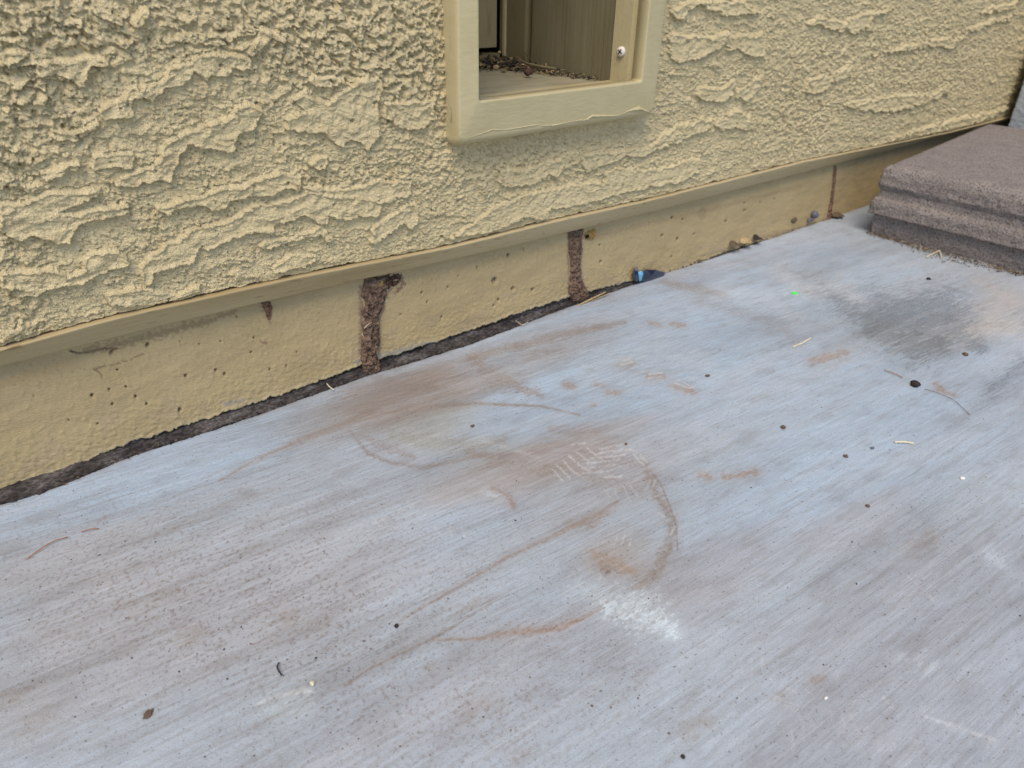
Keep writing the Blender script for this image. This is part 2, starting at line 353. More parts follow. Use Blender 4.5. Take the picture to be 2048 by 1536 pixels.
# ------------------------------------------------------------------ drip screed
x1 = np.concatenate([[-3], np.arange(-.3, 2.1, .004), [3, 5]])
prof = []
zt_, zb_ = z_top(x1), z_bot(x1)
wob = .0003*fbm(x1*18, x1*0, 3, 3)
for (y, a, dz) in ((.648, 1, .0), (.630, 1, -.0006), (.6272, 1, -.0008), (.6260, 1, -.0014), (.6263, 1, -.0026), (.6272, .80, 0), (.6318, .40, 0), (.6362, .03, 0), (.6368, -.01, 0), (.6376, -.02, 0), (.6388, .02, 0), (.6394, .2, 0), (.6398, .6, 0)):
    prof.append(np.stack([x1, y+wob, zb_+(zt_-zb_)*a+dz+wob], -1))
V = np.concatenate(prof)
hpart('drip_screed', mesh_from('drip_screed', off(V), grid_faces(len(prof), len(x1))), m_screed)

# ------------------------------------------------------------------ foundation: bare concrete and the paint film over it
pe_px = ((0,980),(100,948),(195,910),(258,884),(345,858),(430,830),(560,788),(650,757),(719,730),(756,717),(820,698),(877,680),(968,650),(1040,624),(1101,605),(1140,592))
pe = [on_y(p, WY) for p in pe_px]
pex = [-3]+[p[0] for p in pe]+[.80, .86, 1.0, 5]; pez = [pe[0][2]]+[p[2] for p in pe]+[.004, -.002, -.004, -.004]
xf = np.concatenate([[-3, -2, -1, -.5], np.arange(-.25, .9, .0009), np.arange(.9, 2.0, .0022), [2.5, 3.5, 5]])
nrow = 104; s = np.linspace(0, 1, nrow)[:, None]
zlo = np.interp(xf, pex, pez)+.0022*fbm(xf*70, xf*0, 101, 5, .65)+.0006*fbm(xf*420, xf*0, 102, 2)
Zf = zlo[None, :]+(.158-zlo[None, :])*s; Xf = np.broadcast_to(xf, Zf.shape)
hz = Zf-zlo[None, :]
hf = .0005*fbm(Xf*30, Zf*60, 110, 3)
wr = fbm(Xf*150+Zf*60, Zf*620, 111, 3, .55)
hf = hf+.0006*wr*(.10+1.0*(1-ss(.012, .05, hz)))+.00018*fbm(Xf*300, Zf*600, 112, 3)+.0004*ss(.3, .5, pn(Xf*180, Zf*230, 118))
hf = hf+.0006*(1-ss(0, .004, hz))*(1+fbm(Xf*120, Xf*0, 113, 2))
PXf, PYf = to_px(Xf, np.full(Xf.shape, WY), Zf)
c = np.tile(np.array((.425, .315, .162)), (Xf.size, 1)).reshape(*Xf.shape, 3)
def blendc(c, m, col): return c*(1-m[..., None])+np.array(col)*m[..., None]
G5 = (680, 420, 3.303); G4 = (0, 560, 2.56); G6 = (1100, 360, 2.926)
pits = [(G5, v) for v in ((1020,465,20),(1110,300,12),(1140,520,13),(1270,525,11),(1045,592,9),(1015,630,8),(670,708,7),(540,545,8),(905,378,7),(780,435,6),(1720,340,7),(1210,255,5),(400,690,5),(575,605,6),(710,510,6),(430,490,5))]
pits += [(G4, v) for v in ((920,665,10),(1150,480,7),(1105,462,7),(695,595,7),(575,635,7),(645,545,5),(560,560,6),(500,735,5),(470,590,9),(570,370,11),(755,332,12),(1380,458,5),(1465,440,5),(1285,370,5),(1130,315,5),(1020,325,4),(950,490,8),(750,635,7),(920,318,4),(1520,370,4),(175,590,4),(350,715,4),(600,460,6),(1210,190,5),(1300,295,4))]
pits += [(G6, v) for v in ((297,478,6),(745,345,9),(655,325,9),(840,317,6),(715,220,8),(775,232,8),(1138,178,7),(1135,135,6),(290,380,6),(1310,110,5),(1230,130,5),(710,450,5),(1030,240,7),(580,250,4))]
for (ox, oy, sc_), (a, b, r) in pits:
    cx, cy, r = ox+a/sc_, oy+b/sc_, r/sc_
    d = np.hypot(PXf-cx, (PYf-cy)*.9+.3*(PXf-cx))/r+.25*pn(Xf*900, Zf*900, 120)
    hf = hf-.0035*(1-ss(.5, 1.2, d)); c = blendc(c, (1-ss(.5, 1.1, d))*.75, (.06, .045, .03))
# shallow round chip
d = np.hypot((PXf-1405)/9, (PYf-429)/13)+.1*pn(Xf*300, Zf*300, 121)
hf = hf-.0018*(1-ss(.85, 1.05, d)); c = blendc(c, (1-ss(.85, 1.05, d))*.6, (.33, .24, .13))
def fst(pts, w, col, al, rag=.5, dep=0):
    global c, hf
    d, tt = seg_dist(PXf, PYf, pts); w = np.interp(tt, np.linspace(0, 1, len(w)), w)
    m = 1-ss(.5, 1.1, d/w+rag*fbm(Xf*260, Zf*320, 130, 3)); c = blendc(c, m*al, col); hf = hf-dep*m
fst([(140,702),(156,706),(172,705),(207,697),(234,697)], (2.5, 3, 2), (.05, .03, .015), .9, .3, .0006)
fst([(172,700),(230,690),(300,672),(420,640),(470,622)], (9, 10, 4), (.20, .12, .06), .55, 1.0)
fst([(188,738),(200,734),(250,722),(288,706)], (3, 1.5, 1.5), (.16, .10, .05), .7, .5)
fst([(192,740),(203,748),(203,757)], (2, 2), (.16, .10, .05), .7, .5)
fst([(0,765),(60,750),(140,720)], (8, 14, 8), (.42, .27, .12), .4, 1.0)
fst([(520,682),(532,686)], (3, 4), (.25, .14, .09), .7, .5)
fst([(800,560),(900,540),(1010,515),(1120,490)], (8, 8, 8, 5), (.33, .23, .12), .35, 1.8)
fst([(1180,475),(1300,446),(1420,418),(1600,372)], (5, 6, 4, 4), (.33, .22, .12), .5, 1.2)
# thin mud smeared on the paint round the tubes
fst([(722,575),(720,610),(722,650),(720,700),(728,738)], (5, 6, 5, 5, 6), (.22, .145, .10), .85, .9)
fst([(778,575),(768,600),(758,640),(757,690),(762,730)], (6, 5, 3, 4, 4), (.22, .145, .10), .8, 1.0)
fst([(800,556),(806,570),(790,584)], (6, 5, 4), (.17, .10, .06), .8, .9)
fst([(1136,470),(1136,520),(1137,560),(1137,590)], (3, 3, 3, 4), (.22, .145, .10), .8, .9); fst([(1163,470),(1161,530),(1164,570),(1174,588)], (3, 2.5, 4, 5), (.22, .145, .10), .8, .9)
fst([(530,605),(534,630),(540,645)], (10, 7, 4), (.27, .18, .11), .7, 1.2)
# grey mortar smears by the ground, grime band at the right
fst([(756,713),(790,705),(830,694),(868,684)], (8, 9, 8, 4), (.20, .19, .18), .9, .6, -.0006)
fst([(714,724),(728,716)], (6, 7), (.24, .22, .25), .9, .5, -.0006)
fst([(452,808),(482,800)], (6, 4), (.30, .27, .24), .7, .8)
fst([(1085,612),(1160,592),(1230,572),(1290,556)], (4, 7, 7, 6), (.17, .15, .11), .8, .6)
fst([(1400,512),(1470,494),(1560,465),(1650,440)], (2, 3, 3, 3), (.25, .19, .12), .6, .9)
mot = ss(.0, .5, fbm(Xf*14, Zf*40, 143, 4))*.30; c = blendc(c, mot, (.33, .24, .125))
mot = ss(.1, .5, fbm(Xf*40, Zf*30, 144, 4))*.35*(1-ss(.02, .06, hz)); c = blendc(c, mot, (.36, .27, .17))
spk = ss(.46, .56, fbm(Xf*420, Zf*420, 140, 2))*ss(.055, .11, Zf)*ss(-.1, .3, fbm(Xf*25, Zf*50, 141, 2)); c = blendc(c, spk*.4, (.16, .10, .06))
low = (1-ss(0, .006, hz+.003*fbm(Xf*90, Zf*90, 142, 3)))*.5; c = blendc(c, low, (.44, .36, .22))
Yf = WY-.0006-hf
back = np.stack([xf, np.full(xf.shape, WY+.004), zlo+.0012], -1)
mid = np.stack([xf, Yf[0]+.0008, zlo-.0004], -1)
V = np.concatenate([back, mid, np.stack([Xf.ravel(), Yf.ravel(), Zf.ravel()], -1)])
cc = np.concatenate([np.tile((.2, .18, .15), (2*len(xf), 1)), c.reshape(-1, 3)])
found = hpart('foundation', mesh_from('foundation', off(V), grid_faces(nrow+2, len(xf))[:, ::-1], cc), m_paint)
xb = np.concatenate([[-3, -1, -.4], np.arange(-.25, 1.4, .0015), [2, 5]]); zb = np.concatenate([np.linspace(-.02, .035, 90), (.06, .10, .16)])
Xb, Zb = np.meshgrid(xb, zb)
hb = .0020*fbm(Xb*60, Zb*200, 150, 4, .6)+.0016*fbm(Xb*210, Zb*420, 152, 3, .6)+.0008*ss(.1, .2, fbm(Xb*50, Zb*300, 151, 3))
se_px = ((0,1009),(66,994),(273,908),(430,859),(734,751),(940,689),(1095,629),(1195,593),(1332,545),(1442,510),(1647,440),(1749,399))
se = [on_z(p, 0) for p in se_px]
yeb = np.minimum(np.interp(Xb, [-3]+[p[0] for p in se]+[6], [se[0][1]]+[p[1] for p in se]+[se[-1][1]])+.0006, WY+.003)
toe = (1-ss(-.002, .0085, Zb))*(yeb-(WY+.0035))
V = np.stack([Xb.ravel(), (WY+.0035-hb+toe*(1-.0)).ravel(), Zb.ravel()], -1)
bare = link('bare_concrete', mesh_from('bare_concrete', off(V), grid_faces(*Xb.shape)[:, ::-1]), m_bare, found)

# ------------------------------------------------------------------ recess frame with its lining
def rrect(x0, x1, z0, z1, r, y, n=6, m=14):
    pts = []
    for (cx, cz, a0) in ((x0+r, z0+r, 180), (x1-r, z0+r, 270), (x1-r, z1-r, 0), (x0+r, z1-r, 90)):
        for k in range(n+1):
            a = math.radians(a0+90*k/n); pts.append((cx+r*math.cos(a), y, cz+r*math.sin(a)))
    out = []
    for i, p in enumerate(pts):
        q = pts[(i+1) % len(pts)]; out.append(p)
        if (i+1) % (n+1) == 0:
            for k in range(1, m): out.append(tuple(p[j]+(q[j]-p[j])*k/m for j in range(3)))
    return np.array(out)
FX0, FX1, FZ0, FZ1, FY = .4290, .7250, .2430, .96, .6080
IX0, IX1, IZ0, IZ1 = .4545, .6950, .2855, .92
loops = []
for (g, gz, y) in ((0, 0, .646), (0, 0, .632), (.0002, .0004, .6195), (.0005, .0020, .6130), (.0012, .0046, .6094), (.0022, .0072, .6083), (.0032, .0086, FY)):
    loops.append(rrect(FX0+g, FX1-g, FZ0+gz, FZ1-g, .007 if g < .002 else .006, y))
for g, y, r in ((-.0025, FY, .004), (-.0008, FY-.0004, .0032), (0, FY+.0008, .003), (0.0002, .624, .003)):
    loops.append(rrect(IX0+g, IX1-g, IZ0+g, IZ1-g, r, y))
loops.append(rrect(IX0-.004, IX1+.004, IZ0-.004, IZ1+.004, .003, .6242)); loops.append(rrect(IX0-.004, IX1+.004, IZ0-.004, IZ1+.004, .003, .66))
nl = len(loops[0]); V = np.concatenate(loops); V[:, 2] += (V[:, 0]-.43)*.012
Q = []
for a in range(len(loops)-1):
    for b in range(nl):
        Q.append((a*nl+b, a*nl+(b+1) % nl, (a+1)*nl+(b+1) % nl, (a+1)*nl+b))
frame = hpart('opening_frame', mesh_from('opening_frame', off(V), Q), m_trim)
frame['label'] = 'tan painted raised frame around the recess, paint peeling along its lower edge'
def fbox(name, m, x0, x1, y0, y1, z0, z1, bev=.0006, par=None):
    bm = bmesh.new(); box(bm, x0-HINV[0], x1-HINV[0], y0-HINV[1], y1-HINV[1], z0-HINV[2], z1-HINV[2], bev)
    return from_bm(bm, name, m, frame if par is None else par)
fbox('sill_lip', m_sillp, IX0-.002, IX1+.006, .6088, .634, .272, .2862)
fbox('sill', m_sillp, .36, .700, .6345, .868, .262, .2818)
fbox('corner_bead', m_trim, .6965, .712, .6245, .6345, .285, .93)
fbox('stop_strip', m_trim, .6915, .712, .6275, .6575, .2835, .93, .001)
fbox('side_board', m_wood, .6955, .715, .659, .812, .279, .93)
fbox('jamb_post', m_jamb, .6935, .715, .823, .864, .290, .93)
fbox('jamb_bead', m_trim, .691, .712, .8645, .8705, .294, .93)
fbox('channel', m_jamb, .694, .708, .873, .880, .300, .93)
p_ = fbox('back_panel', m_wood, .42, .692, .8835, .900, .3040, .93)
p_.data.materials.clear(); p_.data.materials.append(m_panel)
fbox('bottom_rail', m_jamb, .42, .692, .875, .915, .2845, .2972)
fbox('black_backing', m_black, .34, .74, .935, .95, .25, .95)  # black sheet: darkness behind the opening put into its colour
fbox('left_lining', m_jamb, .40, .4525, .66, .93, .262, .95)
fbox('top_lining', m_jamb, .44, .74, .65, .95, .921, .95)
fbox('right_black_backing', m_black, .717, .74, .65, .95, .25, .92)  # side sheet, painted black for the unlit void behind the boards
# screw with crossed slot
sp = on_x((1241, 103), .6890)
bm = bmesh.new(); r0 = .0056
prof_s = [(0, .0028), (.0015, .0028), (.0034, .0024), (.0050, .0014), (.0056, 0)]
NS = 32; rings = []
for (rr, hh) in prof_s[1:]:
    rings.append([bm.verts.new((-hh-.0006, rr*math.cos(2*math.pi*k/NS), rr*math.sin(2*math.pi*k/NS))) for k in range(NS)])
for a in range(len(rings)-1):
    for k in range(NS): bm.faces.new((rings[a][k], rings[a][(k+1) % NS], rings[a+1][(k+1) % NS], rings[a+1][k]))
bm.faces.new(rings[0])
bmesh.ops.create_cone(bm, cap_ends=True, segments=24, radius1=.0056, radius2=.0056, depth=.0026, matrix=Matrix.Rotation(math.pi/2, 4, 'Y'))
screw = from_bm(bm, 'screw', m_screw, frame, True); screw.location = Vector(sp-HINV)+Vector((.0010, 0, 0)); screw.rotation_euler = (0, 0, .28); screw['label'] = 'pale cross-head screw'
bm = bmesh.new()
for a in (35, 125):
    b2 = bmesh.new(); box(b2, -.0037, -.0030, -.0032, .0032, -.0006, .0006); bmesh.ops.rotate(b2, verts=b2.verts, matrix=Matrix.Rotation(math.radians(a), 3, 'X'), cent=(0, 0, 0))
    tmp = bpy.data.meshes.new('t'); b2.to_mesh(tmp); b2.free(); bm.from_mesh(tmp); bpy.data.meshes.remove(tmp)
o = from_bm(bm, 'screw_slot', m_black, frame); o.location = screw.location; o.rotation_euler = screw.rotation_euler
# peeling lips of paint on the frame: thin curled strips rooted in the face
def peel(pts, up, lift, name='peeling_paint'):
    P = [on_y(p, FY-.0002) for p in pts]; n = 60; a = np.array(P); tpar = np.linspace(0, 1, len(a)); tq = np.linspace(0, 1, n)
    C0 = np.stack([np.interp(tq, tpar, a[:, k]) for k in range(3)], -1)
    env = np.interp(tq, np.linspace(0, 1, len(lift)), lift)*(1+.5*fbm(tq*14, tq*0, 160, 3)); rows = []
    for (u, v) in ((0, 0), (.35, .55), (.8, .95), (1.0, 1.25), (.95, 1.0), (.7, .7)):
        rows.append(C0+np.stack([0*env, -env*.55*v, env*u*up], -1)*1.0)
    V = np.concatenate(rows); o = link(name, mesh_from(name, off(V), grid_faces(6, n)), m_trim, frame); return o
peel([(935,276),(985,258),(1008,259),(1060,250),(1080,248)], -1, (.0002, .0010, .0006, .0012, .0004))
peel([(1080,252),(1120,247),(1165,238)], -1, (.0002, .0012, .0005, .0008))
peel([(1150,243),(1172,238),(1184,229),(1230,230),(1240,229)], -1, (.0002, .0012, .0022, .0012, .0004))
peel([(1240,229),(1262,218),(1278,212),(1298,223)], -1, (.0002, .0016, .0040, .0006))
# peeling flap on the left cheek of the frame
P = [on_x(p, FX0-.0006) for p in ((902, 60), (892, 150), (889, 180), (893, 200), (900, 225), (901, 246))]
a = np.array(P); n = 50; tq = np.linspace(0, 1, n)
C0 = np.stack([np.interp(tq, np.linspace(0, 1, len(a)), a[:, k]) for k in range(3)], -1); env = np.interp(tq, (0, .6, .9, 1), (.0001, .0006, .0020, .0006))
V = np.concatenate([C0+np.stack([-env*v, env*u*1.2, 0*env], -1) for (u, v) in ((0, 0), (-.5, .8), (-1.1, 1.1), (-1.3, .9))])
link('peeling_paint', mesh_from('peeling_paint', off(V), grid_faces(4, n)), m_trim, frame)

# ------------------------------------------------------------------ the concrete slab
se_px = ((0,1009),(66,994),(273,908),(430,859),(734,751),(940,689),(1095,629),(1195,593),(1332,545),(1442,510),(1647,440),(1749,399))
se = [on_z(p, 0) for p in se_px]
sex = [-3]+[p[0] for p in se]+[6]; sey = [se[0][1]]+[p[1] for p in se]+[se[-1][1]]
gx = graded(-.14, 1.75, lambda x: .00095 if x < .55 else .00095+.0019*(x-.55)); gx = np.concatenate([[-30, -8, -3, -1.5, -.8, -.4, -.2], gx, [2, 2.5, 3.5, 6, 12, 30]])
gy = np.concatenate([[-30, -8, -3, -1.5, -.8, -.4, -.2, -.1], np.arange(-.03, .6301, .00095)])
X, Y = np.meshgrid(gx, gy)
ye = np.interp(gx, sex, sey)+.0010*fbm(gx*50, gx*0, 201, 4, .6)+.0006*fbm(gx*300, gx*0, 202, 2)
ye = np.minimum(ye, WY+.004)
# last rows follow the edge
rows_y = [Y]
for k in (0, .2, .4, .6, .8, .92, 1.0):
    rows_y.append((.632+(ye-.632)*k if True else 0)[None, :] if k < 1 else ye[None, :])
Yg = np.concatenate(rows_y); Xg = np.broadcast_to(gx, Yg.shape)
Zg = .0007*fbm(Xg*6, Yg*14, 203, 3)-.0002+.00025*fbm(Xg*60, Yg*200, 204, 2)
ca, sa = math.cos(BR), math.sin(BR)
bu = Xg*ca-Yg*sa; bv = Xg*sa+Yg*ca
Zg = Zg+.00016*pn(bu*14, bv*420, 205)
Zg[np.abs(Xg) > 2.5] = 0; Zg[Yg < -.15] = 0
Zg = Zg-.0006*(1-ss(0, .0025, ye[None, :]-Yg))
PX, PY = to_px(Xg, Yg, np.zeros(Yg.shape)); PX = PX.ravel(); PY = PY.ravel(); fx_ = Xg.ravel(); fy_ = Yg.ravel(); ub = bu.ravel(); vb = bv.ravel()
base = np.array((.405, .45, .505)); c = np.tile(base, (PX.size, 1))
def tone(cx, cy, rx, ry, col, al, ang=-18):
    global c
    a = math.radians(ang); dx, dy = PX-cx, PY-cy; u = (dx*math.cos(a)+dy*math.sin(a))/rx; v = (-dx*math.sin(a)+dy*math.cos(a))/ry
    d = np.sqrt(u*u+v*v)+.28*fb1; m = (1-ss(.35, 1.25, d))*al; c = c*(1-m[:, None])+np.array(col)*m[:, None]
fb1 = fbm(ub*7, vb*22, 210, 4)
fb2 = fbm(ub*60, vb*170, 211, 4, .6); fb3 = fbm(ub*25, vb*420, 212, 3, .6); fb4 = fbm(fx_*320, fy_*320, 213, 2)
SKY_BLU = (.39, .475, .575); PNK = (.425, .42, .445); LIL = (.37, .385, .425); GRY = (.27, .285, .305); MUD = (.295, .24, .20); WHT = (.60, .64, .68)
tone(300, 950, 420, 80, SKY_BLU, .9); tone(1250, 740, 520, 150, SKY_BLU, 1.0); tone(1700, 900, 420, 200, SKY_BLU, .8, -30); tone(1500, 610, 300, 80, SKY_BLU, .8)  # blue of the reflected sky painted into the slab colour, middle and left
tone(950, 1040, 260, 60, SKY_BLU, .6); tone(1500, 1050, 260, 90, SKY_BLU, .5); tone(1130, 1220, 220, 60, SKY_BLU, .35)  # more painted sky blue, weaker patches
tone(450, 1220, 500, 170, PNK, .7); tone(150, 1120, 250, 60, (.44, .42, .42), .5); tone(900, 1400, 600, 130, LIL, .7); tone(1800, 1330, 420, 260, LIL, .8, -40)
tone(1150, 960, 280, 90, PNK, .5); tone(1700, 1060, 160, 60, PNK, .6, -30); tone(1400, 1150, 260, 80, (.40, .37, .38), .5)
tone(790, 800, 230, 62, (.31, .265, .235), 1.0); tone(1050, 930, 230, 60, (.36, .315, .29), .75); tone(860, 860, 130, 45, (.37, .36, .32), .6); tone(1240, 1110, 90, 60, (.38, .335, .305), .6); tone(1100, 700, 200, 40, (.37, .34, .32), .5); tone(1950, 640, 130, 50, (.47, .42, .39), .6)
def st(pts, w, col, al, rag=.5, which=None, soft=(.15, 1.15)):
    global c
    idx = box_idx(PX, PY, pts, max(w)*1.6+4); 
    if len(idx) == 0: return
    d, tt = seg_dist(PX[idx], PY[idx], pts); ww = np.interp(tt, np.linspace(0, 1, len(w)), w)
    nz_ = (fb2 if which is None else which)[idx]
    m = (1-ss(soft[0], soft[1], d/ww+rag*nz_))*al*np.clip(1.0+.5*fb4[idx]+.35*fb2[idx], .25, 1.25); hal = (1-ss(.6, 2.6, d/ww+.6*fb1[idx]))*al*.22*(al < .9)*(max(w) > 3.5); m = np.clip(np.maximum(m, hal), 0, .97); c[idx] = c[idx]*(1-m[:, None])+np.array(col)*m[:, None]
mix = fb2*.6+fb3*.8
# grey damp sweep under the right-hand side
st([(1640,570),(1720,610),(1800,640),(1880,630),(1930,650),(1960,690)], (26, 48, 70, 74, 54, 22), (.20, .228, .26), 1.0, .7, mix)
st([(1560,545),(1640,560)], (26, 30), (.31, .325, .35), .6, .6)
st([(1740,660),(1830,690),(1880,690)], (30, 46, 34), (.19, .205, .21), .85, .7, mix)
st([(1980,780),(2048,730)], (14, 20), (.20, .225, .26), .8, 1.0, fb3); st([(1900,860),(2048,750)], (10, 14), (.29, .31, .35), .5, 1.2, fb3)
st([(1330,565),(1400,580),(1450,590)], (12, 18, 8), (.31, .27, .245), .7, .4); st([(1400,600),(1560,650),(1600,690)], (16, 22, 12), (.33, .34, .365), .6, .5)
# mud films
st([(690,790),(740,775),(820,765),(900,740)], (22, 36, 26, 10), MUD, .55, .8)
st([(440,960),(520,915),(600,880),(680,850),(740,826),(850,813),(960,806),(1080,812),(1160,830)], (3, 5, 7, 9, 13, 10, 6, 4, 2), MUD, .8, .25)
st([(940,715),(1000,700),(1060,685),(1150,662),(1250,645)], (14, 12, 14, 13, 5), MUD, .75, .6)
st([(950,725),(990,755),(1040,775),(1080,790)], (14, 22, 16, 8), MUD, .75, 1.1)
st([(1050,715),(1130,705)], (10, 12), MUD, .5, 1.4)
for p in (((1238,728),(1262,728),11), ((1296,752),(1328,752),10), ((1350,772),(1385,782),10), ((1190,768),(1205,772),7), ((1215,785),(1240,785),7), ((1185,808),(1190,810),5), ((1300,646),(1320,650),6), ((1340,648),(1370,650),6), ((1130,770),(1145,772),10), ((1625,722),(1690,706),11), ((1868,765),(1885,776),6), ((1876,780),(1910,790),5), ((1400,948),(1420,955),9), ((1450,952),(1512,944),11), ((1605,578),(1625,585),6)):
    st([p[0], p[1]], (p[2], p[2]), (.36, .26, .19), .75, .7)
st([(720,868),(760,890),(830,915)], (9, 16, 6), (.33, .29, .285), .7, .5)
st([(700,862),(735,905),(780,925),(850,935),(900,925),(960,912),(1040,908),(1140,905)], (4, 6, 6, 8, 8, 6, 4, 2), (.305, .26, .245), .75, .4)
st([(785,870),(860,885),(940,895),(1010,880)], (16, 28, 30, 14), (.345, .33, .285), .65, .5)
st([(940,905),(1010,925),(1090,940),(1150,935)], (10, 24, 26, 10), (.30, .245, .21), .65, .5)
st([(930,960),(1000,990),(1025,1010)], (24, 18, 8), PNK, .6, .5); st([(985,975),(1020,995),(1028,1015)], (6, 8, 5), (.33, .235, .185), .7, .6)
st([(1060,905),(1130,890),(1200,915),(1290,930)], (14, 20, 26, 12), (.335, .275, .25), .6, .8)
st([(1130,930),(1200,960),(1280,975),(1300,950)], (14, 26, 22, 12), (.345, .29, .265), .6, .7)
st([(1105,858),(1180,862),(1220,890)], (12, 16, 10), (.35, .29, .26), .5, 1.0)
st([(1295,945),(1310,985),(1340,1030),(1345,1070),(1330,1110),(1315,1140),(1290,1165),(1265,1178)], (13, 15, 11, 14, 18, 17, 19, 8), MUD, .8, .45)
st([(1302,940),(1325,975),(1350,1040),(1356,1100)], (2.5, 3, 3, 2), (.27, .205, .165), .7, .5)
st([(1235,1005),(1150,1050),(1080,1083),(1000,1122),(930,1165),(860,1205),(800,1240)], (6, 9, 6, 5, 3.5, 3, 3), (.30, .225, .18), .8, .35)
st([(1140,1050),(1180,1045),(1215,1025)], (12, 20, 9), (.325, .25, .20), .7, .5)
st([(1185,1105),(1215,1120),(1270,1145)], (15, 26, 16), (.37, .285, .225), .8, .5); st([(1205,1136),(1215,1140)], (13, 13), (.275, .215, .18), .8, .5)
st([(860,1280),(960,1277),(1000,1268),(1060,1262),(1120,1255),(1180,1228),(1230,1195)], (2.5, 5, 12, 13, 11, 5, 3), (.34, .24, .18), .8, .35)
st([(690,1370),(740,1335),(800,1308),(850,1285),(900,1258),(960,1220)], (4, 4, 5, 6, 3, 2), (.27, .22, .19), .8, .5)
st([(700,1352),(760,1315),(840,1275),(900,1245)], (5, 6, 6, 3), (.47, .47, .49), .5, .4)
st([(910,1225),(980,1200)], (8, 10), (.34, .28, .24), .5, 1.3); st([(930,1420),(980,1400)], (24, 20), (.33, .28, .25), .5, 1.4)
for (x, y, r, al) in ((560,1240,30,.45), (640,1250,20,.4), (380,1270,26,.4), (80,1440,34,.45), (30,1390,30,.4), (860,1335,10,.4), (1560,1400,16,.5), (1850,1085,26,.5), (1640,1360,14,.6), (1400,1450,30,.45), (1050,1510,20,.4), (150,1250,60,.3), (300,1200,60,.3)):
    st([(x-r*.6, y+r*.25), (x+r*.6, y-r*.25)], (r, r*.8), (.32, .265, .22), al, .9)
st([(1230,1400),(1290,1350)], (22, 30), (.33, .335, .36), .5, .4)
for (x, y, r) in ((1972, 928, 8), (1530, 742, 14), (870, 965, 4), (488, 985, 16), (300, 1430, 9), (1240, 1338, 12)): st([(x-r, y), (x+r, y)], (r*.7, r*.7), (.28, .275, .29), .5, .3)
# white scuffs and chalky dust
st([(1560,545),(1600,575),(1680,570),(1720,600)], (24, 26, 24, 16), (.56, .59, .63), .7, 1.3, mix)
st([(1440,580),(1540,600),(1600,640)], (16, 26, 14), (.52, .55, .60), .6, 1.2, mix); st([(1180,740),(1300,700),(1400,720)], (30, 40, 30), (.50, .54, .58), .5, 1.2, mix)
st([(1940,660),(2000,650),(2048,655)], (18, 26, 24), (.54, .51, .48), .7, 1.2, mix); st([(1960,560),(2030,600)], (16, 24), (.53, .48, .45), .6, 1.2, mix)
brm = .55*fbm(ub*90, vb*950, 230, 3, .6)+.5*fbm(fx_*260, fy_*260, 231, 3)+.35*fb2
st([(1150,1170),(1210,1190),(1290,1200)], (18, 26, 22), (.52, .58, .62), .7, 1.7, brm)
st([(1215,1215),(1270,1225),(1320,1240),(1345,1262)], (20, 30, 26, 12), (.66, .74, .79), .85, 1.6, brm)
st([(1300,1250),(1345,1262)], (18, 14), (.66, .74, .80), .6, 1.0)
st([(545,1415),(600,1405)], (30, 26), (.55, .62, .65), .65, .8); st([(515,1408),(545,1392),(620,1380)], (3, 3, 6), (.72, .74, .75), .7, 1.4)
st([(970,985),(1000,995)], (8, 4), (.58, .62, .65), .5, 1.2); st([(960,880),(1080,915)], (4, 3), (.5, .48, .47), .5, .8)
st([(1975,1105),(2015,1140)], (16, 12), (.52, .57, .63), .7, .9, mix); st([(1780,1310),(1860,1330)], (10, 18), (.50, .54, .58), .5, 1.3, mix)
st([(1850,1433),(1900,1450),(1960,1470),(1990,1480)], (3, 5, 4, 8), (.62, .62, .65), .7, 1.0); st([(1980,1480),(2048,1440)], (22, 30), (.47, .48, .53), .5, 1.0, mix)
st([(1700,1460),(1800,1500)], (20, 26), (.50, .51, .55), .4, 1.6)
# shoe-tread chevrons
Q2 = (650, 640, 2.56)
def q2(*v): return [(Q2[0]+v[i]/Q2[2], Q2[1]+v[i+1]/Q2[2]) for i in range(0, len(v), 2)]
for s_ in ((1160,760,1220,825), (1185,740,1255,812), (1215,715,1275,780,1322,805), (1250,695,1320,760,1355,772), (1280,672,1350,722), (1320,782,1400,778,1470,768), (1335,756,1400,752,1485,742), (1345,732,1430,722,1510,714), (1368,706,1450,698,1530,690), (1380,684,1470,670,1560,660), (1405,660,1480,645,1550,634), (1560,655,1610,690,1650,722), (1580,690,1632,738), (1330,650,1390,690), (1430,805,1520,800), (1250,640,1330,630)):
    st(q2(*s_), (1.9, 2.3), (.58, .57, .57), .75, 1.3, fb4, (.2, 1.3))
for s_ in ((1430,870,1460,905), (1480,860,1500,915), (1530,850,1560,920), (1560,840,1600,900), (1640,870,1665,820), (1670,880,1690,820), (1700,980,1740,1010), (1710,1040,1760,1020), (1770,1100,1790,1060), (250,1020,290,1060), (290,1010,320,1050), (560,1060,600,1110), (640,1060,650,1120), (700,1060,720,1120), (1480,1150,1500,1100), (1520,1150,1535,1100), (1560,1150,1570,1110)):
    st(q2(*s_), (2.2, 2.2), (.58, .58, .60), .6, .9, None, (.3, 1.2))
Q3 = (1350, 950, 2.62)
def q3(*v): return [(Q3[0]+v[i]/Q3[2], Q3[1]+v[i+1]/Q3[2]) for i in range(0, len(v), 2)]
